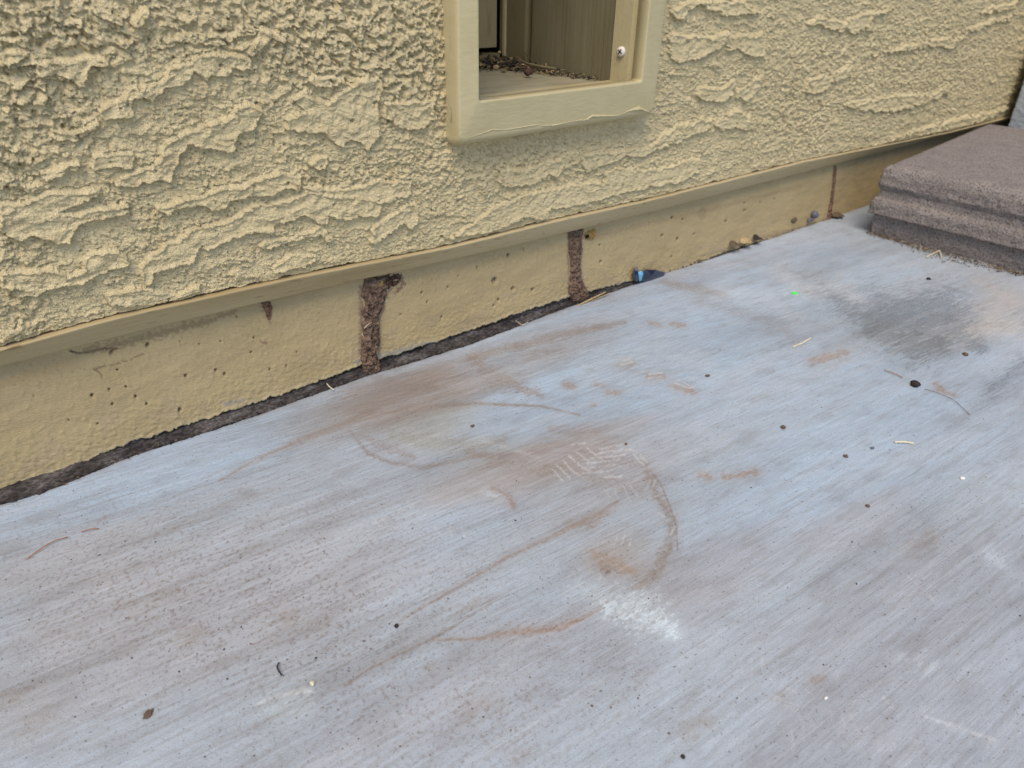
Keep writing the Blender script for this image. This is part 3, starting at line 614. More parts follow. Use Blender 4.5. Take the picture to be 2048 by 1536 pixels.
for s_ in ((345,960,350,1040), (400,970,405,1080), (455,950,458,1040), (500,1070,560,1110,640,1140), (480,1140,560,1180,660,1210), (550,1190,640,1240,670,1300), (690,1130,720,1150), (820,1230,830,1320), (870,1230,890,1320), (920,1250,950,1340), (970,1240,1010,1320), (40,1180,45,1250), (355,1110,360,1140), (1090,1160,1140,1220), (610,1330,620,1450), (670,1300,680,1400), (850,1030,855,1090), (1220,530,1290,590,1360,660), (1000,1110,1150,1060)):
    st(q3(*s_), (2.4, 2.4), (.50, .50, .53), .6, .9, None, (.3, 1.2))
# stripes scratched in the tan prints
for s_ in ((1245,722,1262,716), (1243,730,1265,724), (1298,748,1325,744), (1296,756,1322,752), (1350,765,1380,776), (1356,758,1390,776)):
    st([(s_[0], s_[1]), (s_[2], s_[3])], (2, 2), (.60, .60, .60), .8, .6)
band = fbm(ub*2.2, vb*38, 250, 4, .6)
m = ss(.05, .55, band)*.34*np.clip(np.exp(-(((PX-350)/650)**2+((PY-1230)/260)**2))+.35, 0, 1); c = c*(1-m[:, None])+np.array((.265, .245, .235))*m[:, None]
m = ss(.05, .6, -band)*.22; c = c*(1-m[:, None])+np.array((.46, .465, .49))*m[:, None]
gr = ss(.25, .6, fbm(ub*5, vb*160, 251, 3, .6))*np.clip(ss(1300, 2000, PX)*ss(700, 1300, PY)+.25, 0, 1)*.38; c = c*(1-gr[:, None])+np.array((.27, .27, .29))*gr[:, None]
# fine soil film and pepper, thicker at lower left
den = np.exp(-(((PX-450)/520)**2+((PY-1180)/200)**2))+.6*np.exp(-(((PX-900)/380)**2+((PY-1430)/130)**2))+.12
m = ss(.34, .52, fb4+.25*fb3)*np.clip(den, 0, 1)*.55; c = c*(1-m[:, None])+np.array((.22, .165, .14))*m[:, None]
m = ss(.1, .5, fb3+.3*fb1)*.10; c = c*(1-m[:, None])+np.array((.30, .27, .26))*m[:, None]
m = ss(.1, .5, -fb3-.3*fb1)*.10; c = c*(1-m[:, None])+np.array((.50, .50, .52))*m[:, None]
# soil stain where the slab meets the wall at the right
d_e = (np.broadcast_to(ye[None, :], Yg.shape).ravel()-fy_)
m = (1-ss(.0, .012, d_e+.006*fb2))*.35*ss(-.1, .3, fbm(fx_*9, fx_*0, 240, 2)); c = c*(1-m[:, None])+np.array((.26, .21, .18))*m[:, None]
V = np.stack([Xg.ravel(), Yg.ravel(), Zg.ravel()], -1)
low_ = np.stack([gx, ye+.0008, np.full(gx.shape, -.0025)], -1); low2 = np.stack([gx, ye+.0004, np.full(gx.shape, -.06)], -1)
V = np.concatenate([V, low_, low2]); c = np.concatenate([c, np.tile((.22, .19, .17), (2*len(gx), 1))])
slab = link('pavement', mesh_from('pavement', V, grid_faces(Yg.shape[0]+2, len(gx)), c), m_slab)
slab['kind'] = 'structure'
bm = bmesh.new(); box(bm, -3, 5, .60, .70, -.08, -.014)
gs = from_bm(bm, 'soil', m_litter); gs['kind'] = 'structure'

# ------------------------------------------------------------------ mud tubes
def mud_tube(name, label, rows, depth, y0=WY, seed=1, colr=(.165, .108, .076)):
    """rows: (y_px, x_left_px, x_right_px) from top to bottom, read on the foundation face"""
    L = np.array([on_y((r[1], r[0]), y0) for r in rows]); Rr = np.array([on_y((r[2], r[0]), y0) for r in rows])
    tp = np.linspace(0, 1, len(rows)); n = 200; tq = np.linspace(0, 1, n); k = 56
    Lq = np.stack([np.interp(tq, tp, L[:, j]) for j in range(3)], -1); Rq = np.stack([np.interp(tq, tp, Rr[:, j]) for j in range(3)], -1)
    a = np.linspace(0, np.pi, k); C = (Lq+Rq)/2; hw = (Rq-Lq)/2
    u = -np.cos(a); v = np.sin(a)**.7
    V = C[:, None, :]+hw[:, None, :]*u[None, :, None]
    dq = np.interp(tq, np.linspace(0, 1, len(depth)), depth)
    sx = V[..., 0]; sz = V[..., 2]
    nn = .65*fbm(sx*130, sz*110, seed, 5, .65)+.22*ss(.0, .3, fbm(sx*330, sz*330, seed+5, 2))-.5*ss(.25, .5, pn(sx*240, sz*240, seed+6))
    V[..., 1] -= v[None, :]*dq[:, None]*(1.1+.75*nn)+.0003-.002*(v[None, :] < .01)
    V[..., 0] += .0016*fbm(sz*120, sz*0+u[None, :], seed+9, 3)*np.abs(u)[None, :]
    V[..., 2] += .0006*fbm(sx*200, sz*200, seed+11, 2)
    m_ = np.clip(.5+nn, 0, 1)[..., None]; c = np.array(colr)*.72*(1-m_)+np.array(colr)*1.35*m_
    base = np.array(((L[0]+Rr[0])/2)); base = np.array((L[-1]+Rr[-1])/2)
    t_ = thing(name, label, 'mud tube', tuple(base), 'termite mud tubes')
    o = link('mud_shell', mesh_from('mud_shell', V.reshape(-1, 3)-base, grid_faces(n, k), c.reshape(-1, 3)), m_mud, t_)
    return t_, base
G7 = (680, 520, 5.906); G8 = (1080, 440, 7.314)
def rw(G, *v): return [(G[1]+v[i]/G[2], G[0]+v[i+1]/G[2], G[0]+v[i+2]/G[2]) for i in range(0, len(v), 3)]
tube1, b1 = mud_tube('mud_tube', 'widest lumpy brown mud tube, torn open at its top right corner, straws stuck in it',
    rw(G7, 190,275,560, 240,280,545, 330,262,545, 420,245,535, 480,290,520, 540,295,500, 590,245,480, 640,245,455, 690,290,450, 750,245,452, 800,262,452, 870,272,458, 950,242,462, 1010,248,450, 1060,245,412, 1110,240,428, 1160,230,440, 1220,262,462, 1290,265,455, 1350,280,420, 1390,300,385), (.004, .005, .0055, .0045, .006, .005, .006, .0065, .004), seed=300)
# torn shell at the upper right: dark ribs of broken mud over a hollow
def lump(name, m, parent, base, pts_px, y0, depth, seed, jit=.3, n=18, tdepth=1.0):
    """a low rough lump on the wall whose outline is given by pixels"""
    P = np.array([on_y(p, y0) for p in pts_px]); cen = P.mean(0); N = 48
    tp = np.linspace(0, 1, len(P)+1); Q = np.stack([np.interp(np.linspace(0, 1, N, endpoint=False), tp, np.append(P[:, j], P[0, j])) for j in range(3)], -1)
    rings = []
    for i in range(n):
        s = 1-i/(n-1)*.999; R_ = cen+(Q-cen)*s; hh = depth*np.sqrt(np.clip(1-s**2.2, 0, 1))
        hh = hh*(1+jit*fbm(R_[:, 0]*300, R_[:, 2]*300, seed, 3)*2); R_ = R_.copy(); R_[:, 1] -= hh-.0004; rings.append(R_)
    V = np.concatenate(rings); F_ = []
    for a in range(n-1):
        for b in range(N): F_.append((a*N+b, a*N+(b+1) % N, (a+1)*N+(b+1) % N, (a+1)*N+b))
    col = np.tile(np.array((.13, .075, .055)), (len(V), 1))*(1+.7*fbm(V[:, 0]*250, V[:, 2]*250, seed+3, 3))[:, None]
    return link(name, mesh_from(name, V-base, F_, np.clip(col, .01, 1)), m, parent)
def g7(*v): return [(G7[0]+v[i]/G7[2], G7[1]+v[i+1]/G7[2]) for i in range(0, len(v), 2)]
def g8(*v): return [(G8[0]+v[i]/G8[2], G8[1]+v[i+1]/G8[2]) for i in range(0, len(v), 2)]
lump('torn_shell', m_mud, tube1, b1, g7(430,200,600,150,730,140,720,220,660,300,560,345,500,300), WY, .0035, 320, .8)['label'] = 'dark broken shell'
o = lump('yellow_residue', m_yellow, tube1, b1, g7(430,250,470,225,510,250,515,300,480,328,440,315), WY-.0045, .0016, 330, .5)
def blade(bm, P0, P1, w, bend=0.0, n=8, th=.0003, droop=None):
    """a thin solid strip from P0 to P1"""
    P0 = Vector(P0); P1 = Vector(P1); d = (P1-P0); s = d.cross(Vector((0, 0, 1)))
    if s.length < 1e-6: s = Vector((1, 0, 0))
    s.normalize(); up = s.cross(d).normalized(); pr = None
    for i in range(n+1):
        t = i/n; c_ = P0+d*t+up*bend*math.sin(math.pi*t)+s*(bend*.6*math.sin(math.pi*t*1.3)); ww = w*(.35+.65*math.sin(math.pi*min(1, max(0, .12+.76*t))))
        r = [bm.verts.new(c_+s*ww/2), bm.verts.new(c_+up*th), bm.verts.new(c_-s*ww/2), bm.verts.new(c_-up*th)]
        if pr:
            for k in range(4): bm.faces.new((pr[k], pr[(k+1) % 4], r[(k+1) % 4], r[k]))
        else: bm.faces.new(r)
        pr = r
    bm.faces.new(pr[::-1])
for (a, b) in (((285, 808), (352, 748)), ((255, 875), (282, 920)), ((528, 512), (556, 482))):
    bm = bmesh.new(); p0 = on_y(g7(*a)[0], WY-.0075 if a[0] < 500 else WY-.002)-b1; p1 = on_y(g7(*b)[0], WY-.0085 if a[0] < 500 else WY-.004)-b1
    blade(bm, p0, p1, .0009, .0006); from_bm(bm, 'straw', m_palew, tube1)
tube2, b2_ = mud_tube('mud_tube', 'straight narrow brown mud tube flaring at its foot, right of the widest one',
    rw(G8, 130,385,640, 190,395,620, 250,414,596, 330,413,590, 420,410,602, 480,418,595, 560,430,580, 640,438,582, 700,440,580, 780,434,584, 860,428,592, 920,420,620, 980,412,655, 1040,415,690, 1090,425,690, 1140,445,660, 1180,470,620), (.003, .004, .0042, .004, .0042, .0045, .006, .007, .004), seed=340)
nest = lump('dried_foam_blob', m_yellow, None, np.zeros(3), g8(640,200,700,150,790,120,815,150,800,250,740,290,650,285), WY, .004, 350, .6)
tag(nest, 'small olive yellow and black blob beside the top of the straight mud tube', 'residue')
bm = bmesh.new(); q = on_y(g8(690, 240)[0], WY-.0040); bmesh.ops.create_icosphere(bm, subdivisions=3, radius=.0030, matrix=Matrix.Translation(q) @ Matrix.Diagonal((1.25, .45, .85, 1)))
from_bm(bm, 'hollow', m_black, nest, True)
tube3, b3 = mud_tube('mud_tube', 'thin rusty vertical mud line on the foundation near the red-brown block',
    [(332, 1666, 1673), (360, 1664, 1671), (400, 1659, 1666), (425, 1655, 1662), (438, 1651, 1662)], (.0015, .002, .0025), seed=360, colr=(.20, .12, .085))
tube4, b4 = mud_tube('mud_tube', 'short crumbling stub of mud hanging under the screed, left of the widest tube',
    [(603, 521, 541), (612, 524, 543), (622, 530, 542), (633, 533, 542), (640, 537, 541)], (.003, .003, .0022, .0008), seed=380, colr=(.19, .11, .07))

# ------------------------------------------------------------------ block, post
def rough_prism(name, profile, foot, mat_, label, cat, seed, amp=.0012):
    """foot: ground outline; profile: (z, inset) levels; every wall is densely gridded and roughened"""
    foot = np.array(foot); n = len(foot); seg = []
    for i in range(n):
        a, b = foot[i], foot[(i+1) % n]; m_ = max(2, int(np.linalg.norm(b-a)/.0035))
        for k in range(m_): seg.append(a+(b-a)*k/m_)
    seg = np.array(seg); cen = foot.mean(0); N = len(seg)
    # outward normals per point
    t_ = np.roll(seg, -3, 0)-np.roll(seg, 3, 0); nrm = np.stack([t_[:, 1], -t_[:, 0]], -1); nrm /= np.linalg.norm(nrm, axis=1)[:, None]
    if ((seg-cen)*nrm).sum() < 0: nrm = -nrm
    zz = []; ii = []
    for (z0, i0), (z1, i1) in zip(profile[:-1], profile[1:]):
        m_ = max(1, int(math.hypot(z1-z0, i1-i0)/.0022))
        for k in range(m_): zz.append(z0+(z1-z0)*k/m_); ii.append(i0+(i1-i0)*k/m_)
    zz.append(profile[-1][0]); ii.append(profile[-1][1])
    rows = []
    arc = np.concatenate([[0], np.cumsum(np.linalg.norm(np.diff(seg, axis=0), axis=1))])
    for z, ins in zip(zz, ii):
        r_ = amp*(fbm(arc*90, np.full(N, z)*120, seed, 4, .6)+.8*fbm(arc*14, np.full(N, z)*30, seed+3, 2))
        p = seg-nrm*(ins-r_[:, None]); rows.append(np.concatenate([p, np.full((N, 1), z)+.0005*fbm(arc*60, arc*0+z*50, seed+5, 2)[:, None]], 1))
    top0 = rows[-1]
    for s in np.linspace(.985, .0, 26):
        p = cen+(top0[:, :2]-cen)*s; rows.append(np.concatenate([p, (top0[:, 2]*(s > .97)+profile[-1][0]*(s <= .97)+.0006*fbm(p[:, 0]*40, p[:, 1]*40, seed+7, 4))[:, None]], 1))
    V = np.concatenate(rows); k = len(rows); Q = []
    for a in range(k-1):
        for b in range(N): Q.append((a*N+b, a*N+(b+1) % N, (a+1)*N+(b+1) % N, (a+1)*N+b))
    base = np.array((cen[0], cen[1], 0)); o = link(name, mesh_from(name, V-base, Q), mat_); o.location = base
    return tag(o, label, cat)
p0 = on_x((1752, 469), 1.30)
rough_prism('concrete_block', [(-.001, .006), (.012, .004), (.034, .003), (.0358, -.003), (.0375, -.0085), (.056, -.009), (.063, -.0065), (.066, .0005), (.078, .002), (.083, -.0015), (.087, -.004), (.105, -.0035), (.114, -.001), (.120, .006), (.1220, .0105)],
            [(1.300, .562), (1.308, -.15), (1.90, -.15), (1.90, .628)], m_block, 'chipped red-brown concrete block with ribbed side standing on the pavement', 'block', 400, .0013)
q = on_y((2030, 240), .60)
rough_prism('grey_post', [(-.001, 0), (.9, 0), (.905, .006)], [(q[0], .34), (2.4, .34), (2.4, .61), (q[0], .61)], m_grey, 'pale grey rough concrete post at the far right end of the wall', 'post', 420, .001)

# ------------------------------------------------------------------ small things
def crumb(name, label, cat, px, size, m, squash=.7, group=None, z=0.0, seed=0, elong=1.0, rot=0.0):
    p = on_z(px, z); r = size/2; bm = bmesh.new(); bmesh.ops.create_icosphere(bm, subdivisions=3, radius=1)
    rnd = np.random.RandomState(seed+7)
    off_ = rnd.rand(3)*50
    for v in bm.verts:
        k = 1+.35*float(pn(np.array([v.co.x*1.3+off_[0]]), np.array([v.co.y*1.3+v.co.z*.9+off_[1]]), 3)[0])+.22*float(pn(np.array([v.co.x*3.4+off_[2]]), np.array([v.co.y*3.4-v.co.z*3]), 5)[0])
        v.co = Vector((v.co.x*k*elong, v.co.y*k, v.co.z*k*squash))*r
    o = from_bm(bm, name, m, None, True); o.location = (p[0], p[1], z+r*squash*.75); o.rotation_euler = (0, 0, rot)
    return tag(o, label, cat, group)
crumb('soil_clod', 'largest black clod lying alone on the pavement below the grey patch', 'clod', (1830, 771), .0105, m_darkc, .6, seed=1)
crumb('soil_clod', 'small black clod near the block, above the grey patch', 'clod', (1857, 559), .0058, m_darkc, .6, seed=2)
crumb('seed', 'round black seed on the pavement below the tan tread streak', 'seed', (793, 1253), .0030, m_darkc, .8, seed=3)
crumb('seed', 'round dark seed at the bottom edge of the pavement', 'seed', (1366, 1515), .0026, m_darkc, .8, seed=4)
crumb('pebble', 'grey brown pebble in the pale middle of the pavement', 'pebble', (1566, 856), .0052, m_brownc, .6, seed=5)
crumb('pebble', 'small brown pebble inside the curved mud film', 'pebble', (945, 853), .0036, m_brownc, .6, seed=6, elong=1.3)
crumb('pebble', 'dark pebble beside the shoe-tread marks', 'pebble', (1252, 889), .0030, m_brownc, .6, seed=7)
crumb('pebble', 'flat grey pebble between the pale twigs', 'pebble', (1744, 897), .0034, m_gball, .6, seed=8)
crumb('pebble', 'brown crumb left of the pale twigs', 'pebble', (1691, 913), .0042, m_brownc, .5, seed=9)
crumb('pebble', 'small dark brown stone below the straight pale twig', 'pebble', (1735, 1013), .0036, m_brownc, .6, seed=10)
crumb('pebble', 'brown crumb above the large black clod', 'pebble', (1931, 709), .0062, m_brownc, .35, seed=11, elong=1.4, rot=.5)
crumb('pebble', 'dark flat crumb left of the curved pale twig', 'pebble', (1415, 752), .0042, m_brownc, .4, seed=12, elong=1.5)
crumb('soil_clod', 'dark elongated clod at the lower left of the pavement', 'clod', (296, 1430), .0042, m_brownc, .5, seed=13, elong=1.7, rot=.6)
crumb('white_flake', 'small white flake on the pavement at the right edge', 'flake', (1925, 957), .0042, m_white, .3, seed=14, elong=1.3)
crumb('white_flake', 'tiny white flake in the bottom right, on the shoe-tread lines', 'flake', (1652, 1396), .0015, m_white, .4, seed=15, elong=1.8)
crumb('yellow_flake', 'yellow speckled flake beside the pale blue scuff', 'flake', (625, 1368), .0036, m_palew, .6, seed=16, elong=.8)
specks = [(448,1062),(573,1062),(347,1220),(448,1299),(145,1185),(205,1165),(311,1084),(338,1100),(334,1014),(250,1083),(385,912),(727,1282),(740,1273),(643,1307),(632,1316),(673,1347),(160,1346),(270,1430),(508,1512),(150,1434),(1018,1352),(1060,1355),(1042,1381),(1184,1412),(1202,1382),(1222,1415),(1236,1447),(1276,1397),(1366,1477),(1338,1467),(1520,1298),(1750,1104),(1704,1084),(1697,1084),(1717,1090),(1770,1230),(1830,1238),(1937,1345),(1647,1330),(1661,1333),(1771,1333),(2040,1232),(2045,1072),(1604,1003),(1502,975),(1504,973),(1365,961),(1416,926),(1415,927),(1159,731),(969,778),(1031,1041),(1030,1038),(1033,962),(1017,985),(763,1009),(825,1057),(1297,1197),(1295,1000),(1827,871),(1871,870),(1967,804),(1936,837),(1837,906),(1713,1168),(1780,900),(1780,871),(1967,838),(1800,793),(1830,745),(1610,727),(1437,779),(1440,700),(1643,815),(1560,694),(1870,744),(1895,612),(1655,565),(1884,598),(1690,483),(1728,491),(1620,525),(1530,592),(1862,744),(1908,611),(1985,740),(1963,792),(1860,706)]
specks = [s for i, s in enumerate(specks) if all(abs(s[0]-t_[0])+abs(s[1]-t_[1]) > 9 for t_ in specks[:i])]
def twig(name, label, cat, pts, w, m, z=.0012, lift=.0008, group=None):
    P = [np.array(on_z(p, z)) for p in pts]; bm = bmesh.new(); n = 14; a = np.array(P); tq = np.linspace(0, 1, n)
    C0 = np.stack([np.interp(tq, np.linspace(0, 1, len(a)), a[:, k]) for k in range(3)], -1)
    for _ in range(2): C0[1:-1] = (C0[:-2]+2*C0[1:-1]+C0[2:])/4
    C0[:, 2] += lift*np.sin(np.pi*tq); cen = C0.mean(0); cen[2] = 0; pr = None
    for i in range(n):
        d = Vector(C0[min(i+1, n-1)]-C0[max(i-1, 0)]).normalized(); s = d.cross(Vector((0, 0, 1))).normalized(); u = s.cross(d)
        rr = w/2*(1+.18*math.sin(i*2.1)+(.35 if i in (0, n-1) else 0)*0)*(.75 if i == 0 else 1); c_ = Vector(C0[i]-cen)
        r = [bm.verts.new(c_+(s*math.cos(k*math.pi/3)+u*math.sin(k*math.pi/3))*rr) for k in range(6)]
        if pr:
            for k in range(6): bm.faces.new((pr[k], pr[(k+1) % 6], r[(k+1) % 6], r[k]))
        else: bm.faces.new(r)
        pr = r
    bm.faces.new(pr[::-1]); o = from_bm(bm, name, m, None, True); o.location = cen
    return tag(o, label, cat, group)
twig('twig', 'curved pale twig lying at the edge of the grey patch', 'twig', ((1585, 694), (1603, 688), (1616, 680), (1621, 676)), .0021, m_palew)
twig('twig', 'short straight pale twig on the pavement at the right', 'twig', ((1789, 884), (1808, 885), (1827, 887)), .0020, m_palew)
twig('pine_needle', 'longer rusty orange needle at the left edge of the pavement', 'needle', ((53, 1118), (80, 1100), (110, 1082), (135, 1074)), .0008, m_orange)
twig('pine_needle', 'shorter rusty orange needle at the left, nearer the wall', 'needle', ((162, 1064), (180, 1060), (197, 1057)), .0008, m_orange)
twig('bent_stem', 'small bent dark brown stem near the yellow flake', 'stem', ((558, 1325), (554, 1334), (557, 1342), (563, 1350)), .0011, m_darkc, .0016)
twig('straw', 'thin brown straw left of the large black clod', 'straw', ((1768, 740), (1785, 747), (1805, 755)), .0009, m_orange)
twig('straw', 'thin dark straw running right from the large black clod', 'straw', ((1850, 778), (1880, 788), (1910, 802), (1940, 830)), .0005, m_brownc)
twig('straw', 'pale straw leaning left at the foot of the block', 'straw', ((1854, 514), (1866, 508), (1878, 502)), .0022, m_palew, .002)
twig('straw', 'pale short straw standing up at the foot of the block', 'straw', ((1878, 499), (1880, 506), (1883, 515)), .0020, m_palew, .002)
twig('straw', 'pale straw crossing the dark gap left of the widest mud tube', 'straw', ((651, 764), (658, 774), (667, 780)), .0013, m_palew, .003)
twig('straw', 'thin straw lying over the dark gap between the mud tubes', 'straw', ((1030, 640), (1044, 652), (1056, 644)), .0008, m_palew, .003)
# dry blade along the gap under the straight tube
bm = bmesh.new(); A = on_y((1098, 640), .6435); B = on_y((1212, 584), .6400); cen = (A+B)/2
blade(bm, A-cen, B-cen, .0050, .0012, 20, .0007); blade(bm, A-cen+np.array((.002, -.001, -.001)), B-cen+np.array((.006, -.0025, -.002)), .0016, .0005, 14, .0006)
o = from_bm(bm, 'dry_grass', m_straw, None, True); o.location = cen; tag(o, 'long dry grass blade wedged in the gap at the foot of the straight mud tube', 'grass blade')
# orange leaf chip
bm = bmesh.new(); A = on_y((974, 672), .6455); B = on_y((1004, 660), .6440); cen = (A+B)/2; blade(bm, A-cen, B-cen, .0045, .001, 10, .0004)
o = from_bm(bm, 'leaf_chip', m_orange, None, True); o.location = cen; tag(o, 'small orange dry leaf chip in the dark gap between the two tubes', 'leaf')
# green spot: a small flat four-pointed solid
bm = bmesh.new(); vt = []
for k in range(16):
    a = 2*math.pi*k/16; r = .0052 if k % 4 == 0 else (.0036 if k % 2 == 0 else .0030); vt.append((r*math.cos(a+.3), r*.95*math.sin(a+.3)))
tp_ = [bm.verts.new((x, y, .0009)) for x, y in vt]; bt_ = [bm.verts.new((x*1.12, y*1.12, 0)) for x, y in vt]; bm.faces.new(tp_); bm.faces.new(bt_[::-1])
for k in range(16): bm.faces.new((bt_[k], bt_[(k+1) % 16], tp_[(k+1) % 16], tp_[k]))
o = from_bm(bm, 'green_spot', m_green); p = on_z((1588, 587)); o.location = (p[0], p[1], .0003); tag(o, 'bright green four-pointed spot on the pavement, the only green one', 'chip')
# blue glass shard in the gap
shard = thing('glass_shard', 'glossy dark blue glass shard with painted pale blue glint in the gap by the wall', 'shard', tuple(on_y((1290, 552), .640)))
sb = np.array(shard.location)
def sliver(name, px_list, y_near, y_far, m):
    n = len(px_list); bm = bmesh.new(); a = [bm.verts.new(on_y(p, y_near)-sb) for p in px_list]; cpx = np.mean(px_list, 0)
    b = [bm.verts.new(on_y((cpx[0]+(p[0]-cpx[0])*1.06, cpx[1]+(p[1]-cpx[1])*1.06), y_far)-sb) for p in px_list]; c1 = bm.verts.new(on_y(cpx, y_near-.0025)-sb)
    for k in range(n):
        bm.faces.new((a[k], a[(k+1) % n], b[(k+1) % n], b[k])); bm.faces.new((a[k], a[(k+1) % n], c1))
    bm.faces.new(b); return from_bm(bm, name, m, shard)
sliver('glass_body', [(1284,545),(1292,539),(1312,540),(1330,545),(1326,556),(1300,568),(1284,566)], .6425, .650, m_blue)
sliver('glass_glint', [(1276,545),(1282,541),(1287,546),(1283,561),(1279,563)], .6400, .6485, m_glint)  # sliver painted as the highlight on the dark glass
sliver('glass_rim', [(1264,549),(1268,541),(1277,543),(1280,562),(1271,563)], .6415, .6490, m_blue)
bm = bmesh.new(); q = on_y((1272, 539), .644)-sb; bmesh.ops.create_icosphere(bm, subdivisions=3, radius=.0034, matrix=Matrix.Translation(q)); from_bm(bm, 'grey_cap', m_gball, shard, True)
# pebble and leaf scraps along the far gap
def wall_crumb(name, label, cat, px, y, size, m, seed, el=(1, 1, 1)):
    p = on_y(px, y); bm = bmesh.new(); bmesh.ops.create_icosphere(bm, subdivisions=3, radius=1)
    for v in bm.verts:
        k = 1+.3*float(pn(np.array([v.co.x*1.5+seed]), np.array([v.co.y*1.5+v.co.z*1.2]), 7)[0]); v.co = Vector((v.co.x*el[0], v.co.y*el[1], v.co.z*el[2]))*(k*size/2)
    o = from_bm(bm, name, m, None, True); o.location = p; return tag(o, label, cat)
wall_crumb('pebble', 'round blue-grey pebble against the foundation left of the thin mud line', 'pebble', (1629, 429), .645, .0135, m_gball, 3)
wall_crumb('soil_clod', 'grey crumbly clod at the foot of the round blue-grey pebble', 'clod', (1620, 440), .645, .009, m_gball, 5, (1.6, .8, .7))
wall_crumb('soil_clod', 'low brown clod left of the round blue-grey pebble', 'clod', (1588, 440), .649, .010, m_litter, 6, (1.8, .6, .9))
def leaf(name, label, px, y, size, m, rx, rz, curl=.4):
    bm = bmesh.new(); n = 12; g = []
    for i in range(n+1):
        t = i/n; w = .42*math.sin(math.pi*t)**.7*(1+.2*math.sin(t*17)); row = []
        for j in range(5):
            u = (j-2)/2; row.append(bm.verts.new(Vector(((t-.5), u*w, curl*(u*u*w+.35*math.sin(math.pi*t)))) * size))
        g.append(row)
    for i in range(n):
        for j in range(4): bm.faces.new((g[i][j], g[i+1][j], g[i+1][j+1], g[i][j+1]))
    bmesh.ops.remove_doubles(bm, verts=bm.verts, dist=1e-6); bmesh.ops.solidify(bm, geom=bm.faces[:], thickness=.0004)
    o = from_bm(bm, name, m, None, True); o.location = on_y(px, y); o.rotation_euler = (rx, 0, rz); return tag(o, label, 'leaf')
leaf('dry_leaf', 'dark dry leaf scrap in the gap, nearest the blue shard', (1468, 489), .644, .022, m_litter, .35, .2, .25)
leaf('dry_leaf', 'pale curled leaf scrap in the gap in the middle of three', (1492, 484), .643, .024, m_straw, .3, -.2, .3)
leaf('dry_leaf', 'black dry leaf scrap in the gap, right of the pale curled one', (1514, 477), .643, .020, m_darkc, .3, .1, .25)
leaf('dry_leaf', 'grey brown leaf scrap right of the round pebble by the thin mud line', (1674, 430), .644, .030, m_litter, .3, .1, .2)

# litter that nobody could count
def litter(name, label, cat, sampler, count, mats, smin, smax, seed, flat=.3):
    r = random.Random(seed); bm = bmesh.new(); me = bpy.data.meshes.new(name)
    for m_ in mats: me.materials.append(m_)
    for i in range(count):
        p, sc_ = sampler(r); f0 = len(bm.faces)
        if r.random() < (.5 if name != 'grit' else .0):
            a = r.uniform(0, 6.3); L_ = r.uniform(smin, smax)*2.2*sc_; d = Vector((math.cos(a)*L_, math.sin(a)*L_, r.uniform(-.15, .35)*L_*flat*2))
            blade(bm, Vector(p), Vector(p)+d, L_*r.uniform(.05, .16), L_*.1, 4, .00025)
        else:
            s = r.uniform(smin, smax)*.5*sc_
            bmesh.ops.create_icosphere(bm, subdivisions=1, radius=s, matrix=Matrix.Translation(p) @ Matrix.Rotation(r.uniform(0, 3), 4, 'Z') @ Matrix.Diagonal((r.uniform(.5, 1.5), r.uniform(.5, 1.3), r.uniform(.3, .8), 1)))
        bm.faces.ensure_lookup_table(); mi = r.randrange(len(mats))
        for k in range(f0, len(bm.faces)): bm.faces[k].material_index = mi
    bmesh.ops.recalc_face_normals(bm, faces=bm.faces); bm.to_mesh(me); bm.free(); o = bpy.data.objects.new(name, me); COL.objects.link(o)
    o['kind'] = 'stuff'; o['label'] = label; o['category'] = cat; return o
def s_recess(r):
    if r.random() < .55:
        t = r.random(); y = .66+.22*t**.6; x = .692-abs(r.gauss(0, .004+.03*t)); return (x, y, .283+abs(r.gauss(0, .002+.004*t))), .5+.9*t
    x = r.uniform(.50, .69); return (x, .885-abs(r.gauss(0, .030)), .283+abs(r.gauss(0, .004))), 1.3
litter('leaf_litter', 'dusty dry leaf litter and cobweb swept into the back of the recess', 'litter', s_recess, 950, (m_litter, m_darkc, m_straw, m_jamb, m_litter, m_darkc), .002, .0095, 3)
def s_block(r):
    t = r.random(); y = .56-.36*t; return (1.302-abs(r.gauss(0, .006+.014*math.exp(-((t-.42)/.2)**2))), y, .0006+abs(r.gauss(0, .0009))), 1
litter('soil_litter', 'dark soil crumbs and dry grass bits gathered at the foot of the block', 'litter', s_block, 1700, (m_litter, m_brownc, m_darkc, m_litter, m_brownc, m_straw), .0010, .0030, 4)
def s_gap(r):
    x = r.uniform(.0, 1.45); return (x, float(np.interp(x, sex, sey))+r.uniform(.0, .009), r.uniform(-.002, .0014)), .7+.4*(x > .9)
litter('gap_litter', 'brown soil crumbs along the gap between pavement and foundation', 'litter', s_gap, 2600, (m_litter, m_brownc, m_darkc, m_bare, m_darkc), .0010, .0042, 5)
_gi = [0]
def s_grit(r):
    if _gi[0] < len(specks): p = on_z(specks[_gi[0]]); _gi[0] += 1; return (p[0], p[1], .0002), .85
    while True:
        a = (r.uniform(0, 2048), r.uniform(560, 1536)); w_ = math.exp(-((a[0]-450)/560)**2-((a[1]-1230)/260)**2)+.10
        p = on_z(a)
        if r.random() < w_ and p[1] < np.interp(p[0], sex, sey)-.003 and p[0] < 1.28: return (p[0], p[1], .0001), r.uniform(.35, .75)
litter('grit', 'tiny dark grit and soil specks scattered over the pavement', 'grit', s_grit, 650, (m_darkc, m_brownc, m_brownc), .0010, .0019, 8, .05)
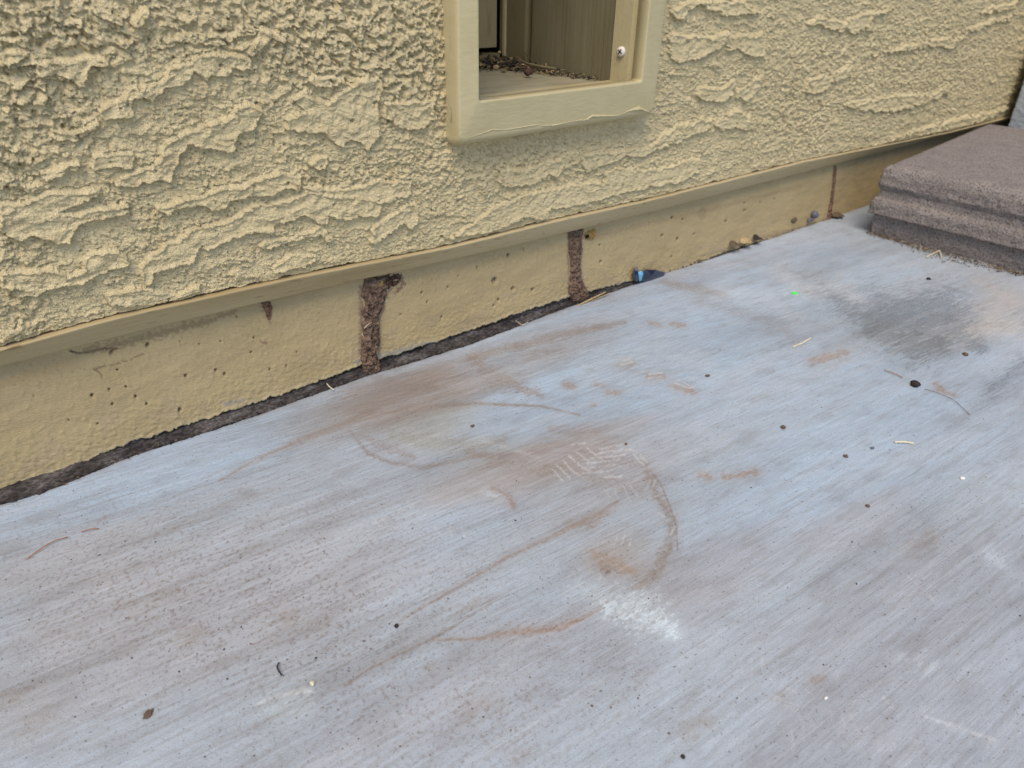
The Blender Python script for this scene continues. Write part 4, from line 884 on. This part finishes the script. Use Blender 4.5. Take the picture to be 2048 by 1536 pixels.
# a few larger pieces in the recess
def strip_at(name, label, cat, pts, w, m):
    a = np.array(pts); n = 16; tq = np.linspace(0, 1, n); C0 = np.stack([np.interp(tq, np.linspace(0, 1, len(a)), a[:, k]) for k in range(3)], -1)
    for _ in range(2): C0[1:-1] = (C0[:-2]+2*C0[1:-1]+C0[2:])/4
    cen = C0.mean(0); up = Vector((0, 0, 1)); bm = bmesh.new(); pr = None
    for i in range(n):
        d = Vector(C0[min(i+1, n-1)]-C0[max(i-1, 0)]).normalized(); s = d.cross(up).normalized(); s = (s*.6+up*.8).normalized(); k_ = s.cross(d); c_ = Vector(C0[i]-cen); ww = w*(.5+.5*math.sin(math.pi*(i+1)/(n+1)))
        r = [bm.verts.new(c_+s*ww/2), bm.verts.new(c_+k_*.0005), bm.verts.new(c_-s*ww/2), bm.verts.new(c_-k_*.0005)]
        if pr:
            for k in range(4): bm.faces.new((pr[k], pr[(k+1) % 4], r[(k+1) % 4], r[k]))
        else: bm.faces.new(r)
        pr = r
    bm.faces.new(pr[::-1]); o = from_bm(bm, name, m, None, True); o.location = cen; return tag(o, label, cat)
strip_at('dry_strip', 'long curved dry bark strip lying across the litter in the recess', 'bark strip', [on_y((1030, 112), .80), on_y((1052, 128), .78), on_y((1080, 134), .76), on_y((1112, 138), .74)], .0065, m_jamb)
strip_at('dry_strip', 'short dry bark strip leaning against the wooden board in the recess', 'bark strip', [on_y((1048, 102), .82), on_y((1058, 116), .80), on_y((1068, 128), .79)], .009, m_jamb)
strip_at('dry_strip', 'pale thin straw in front of the litter in the recess', 'straw', [on_y((1073, 143), .74), on_y((1098, 152), .72)], .0018, m_straw)
p = on_y((1057, 143), .745); bm = bmesh.new(); bmesh.ops.create_icosphere(bm, subdivisions=3, radius=.0055, matrix=Matrix.Diagonal((1, 1, .9, 1)))
for v in bm.verts: v.co *= 1+.15*math.sin(v.co.x*900+v.co.z*700)
o = from_bm(bm, 'seed_pod', m_pod, None, True); o.location = p; tag(o, 'dark red-brown seed pod in the litter of the recess', 'seed pod')
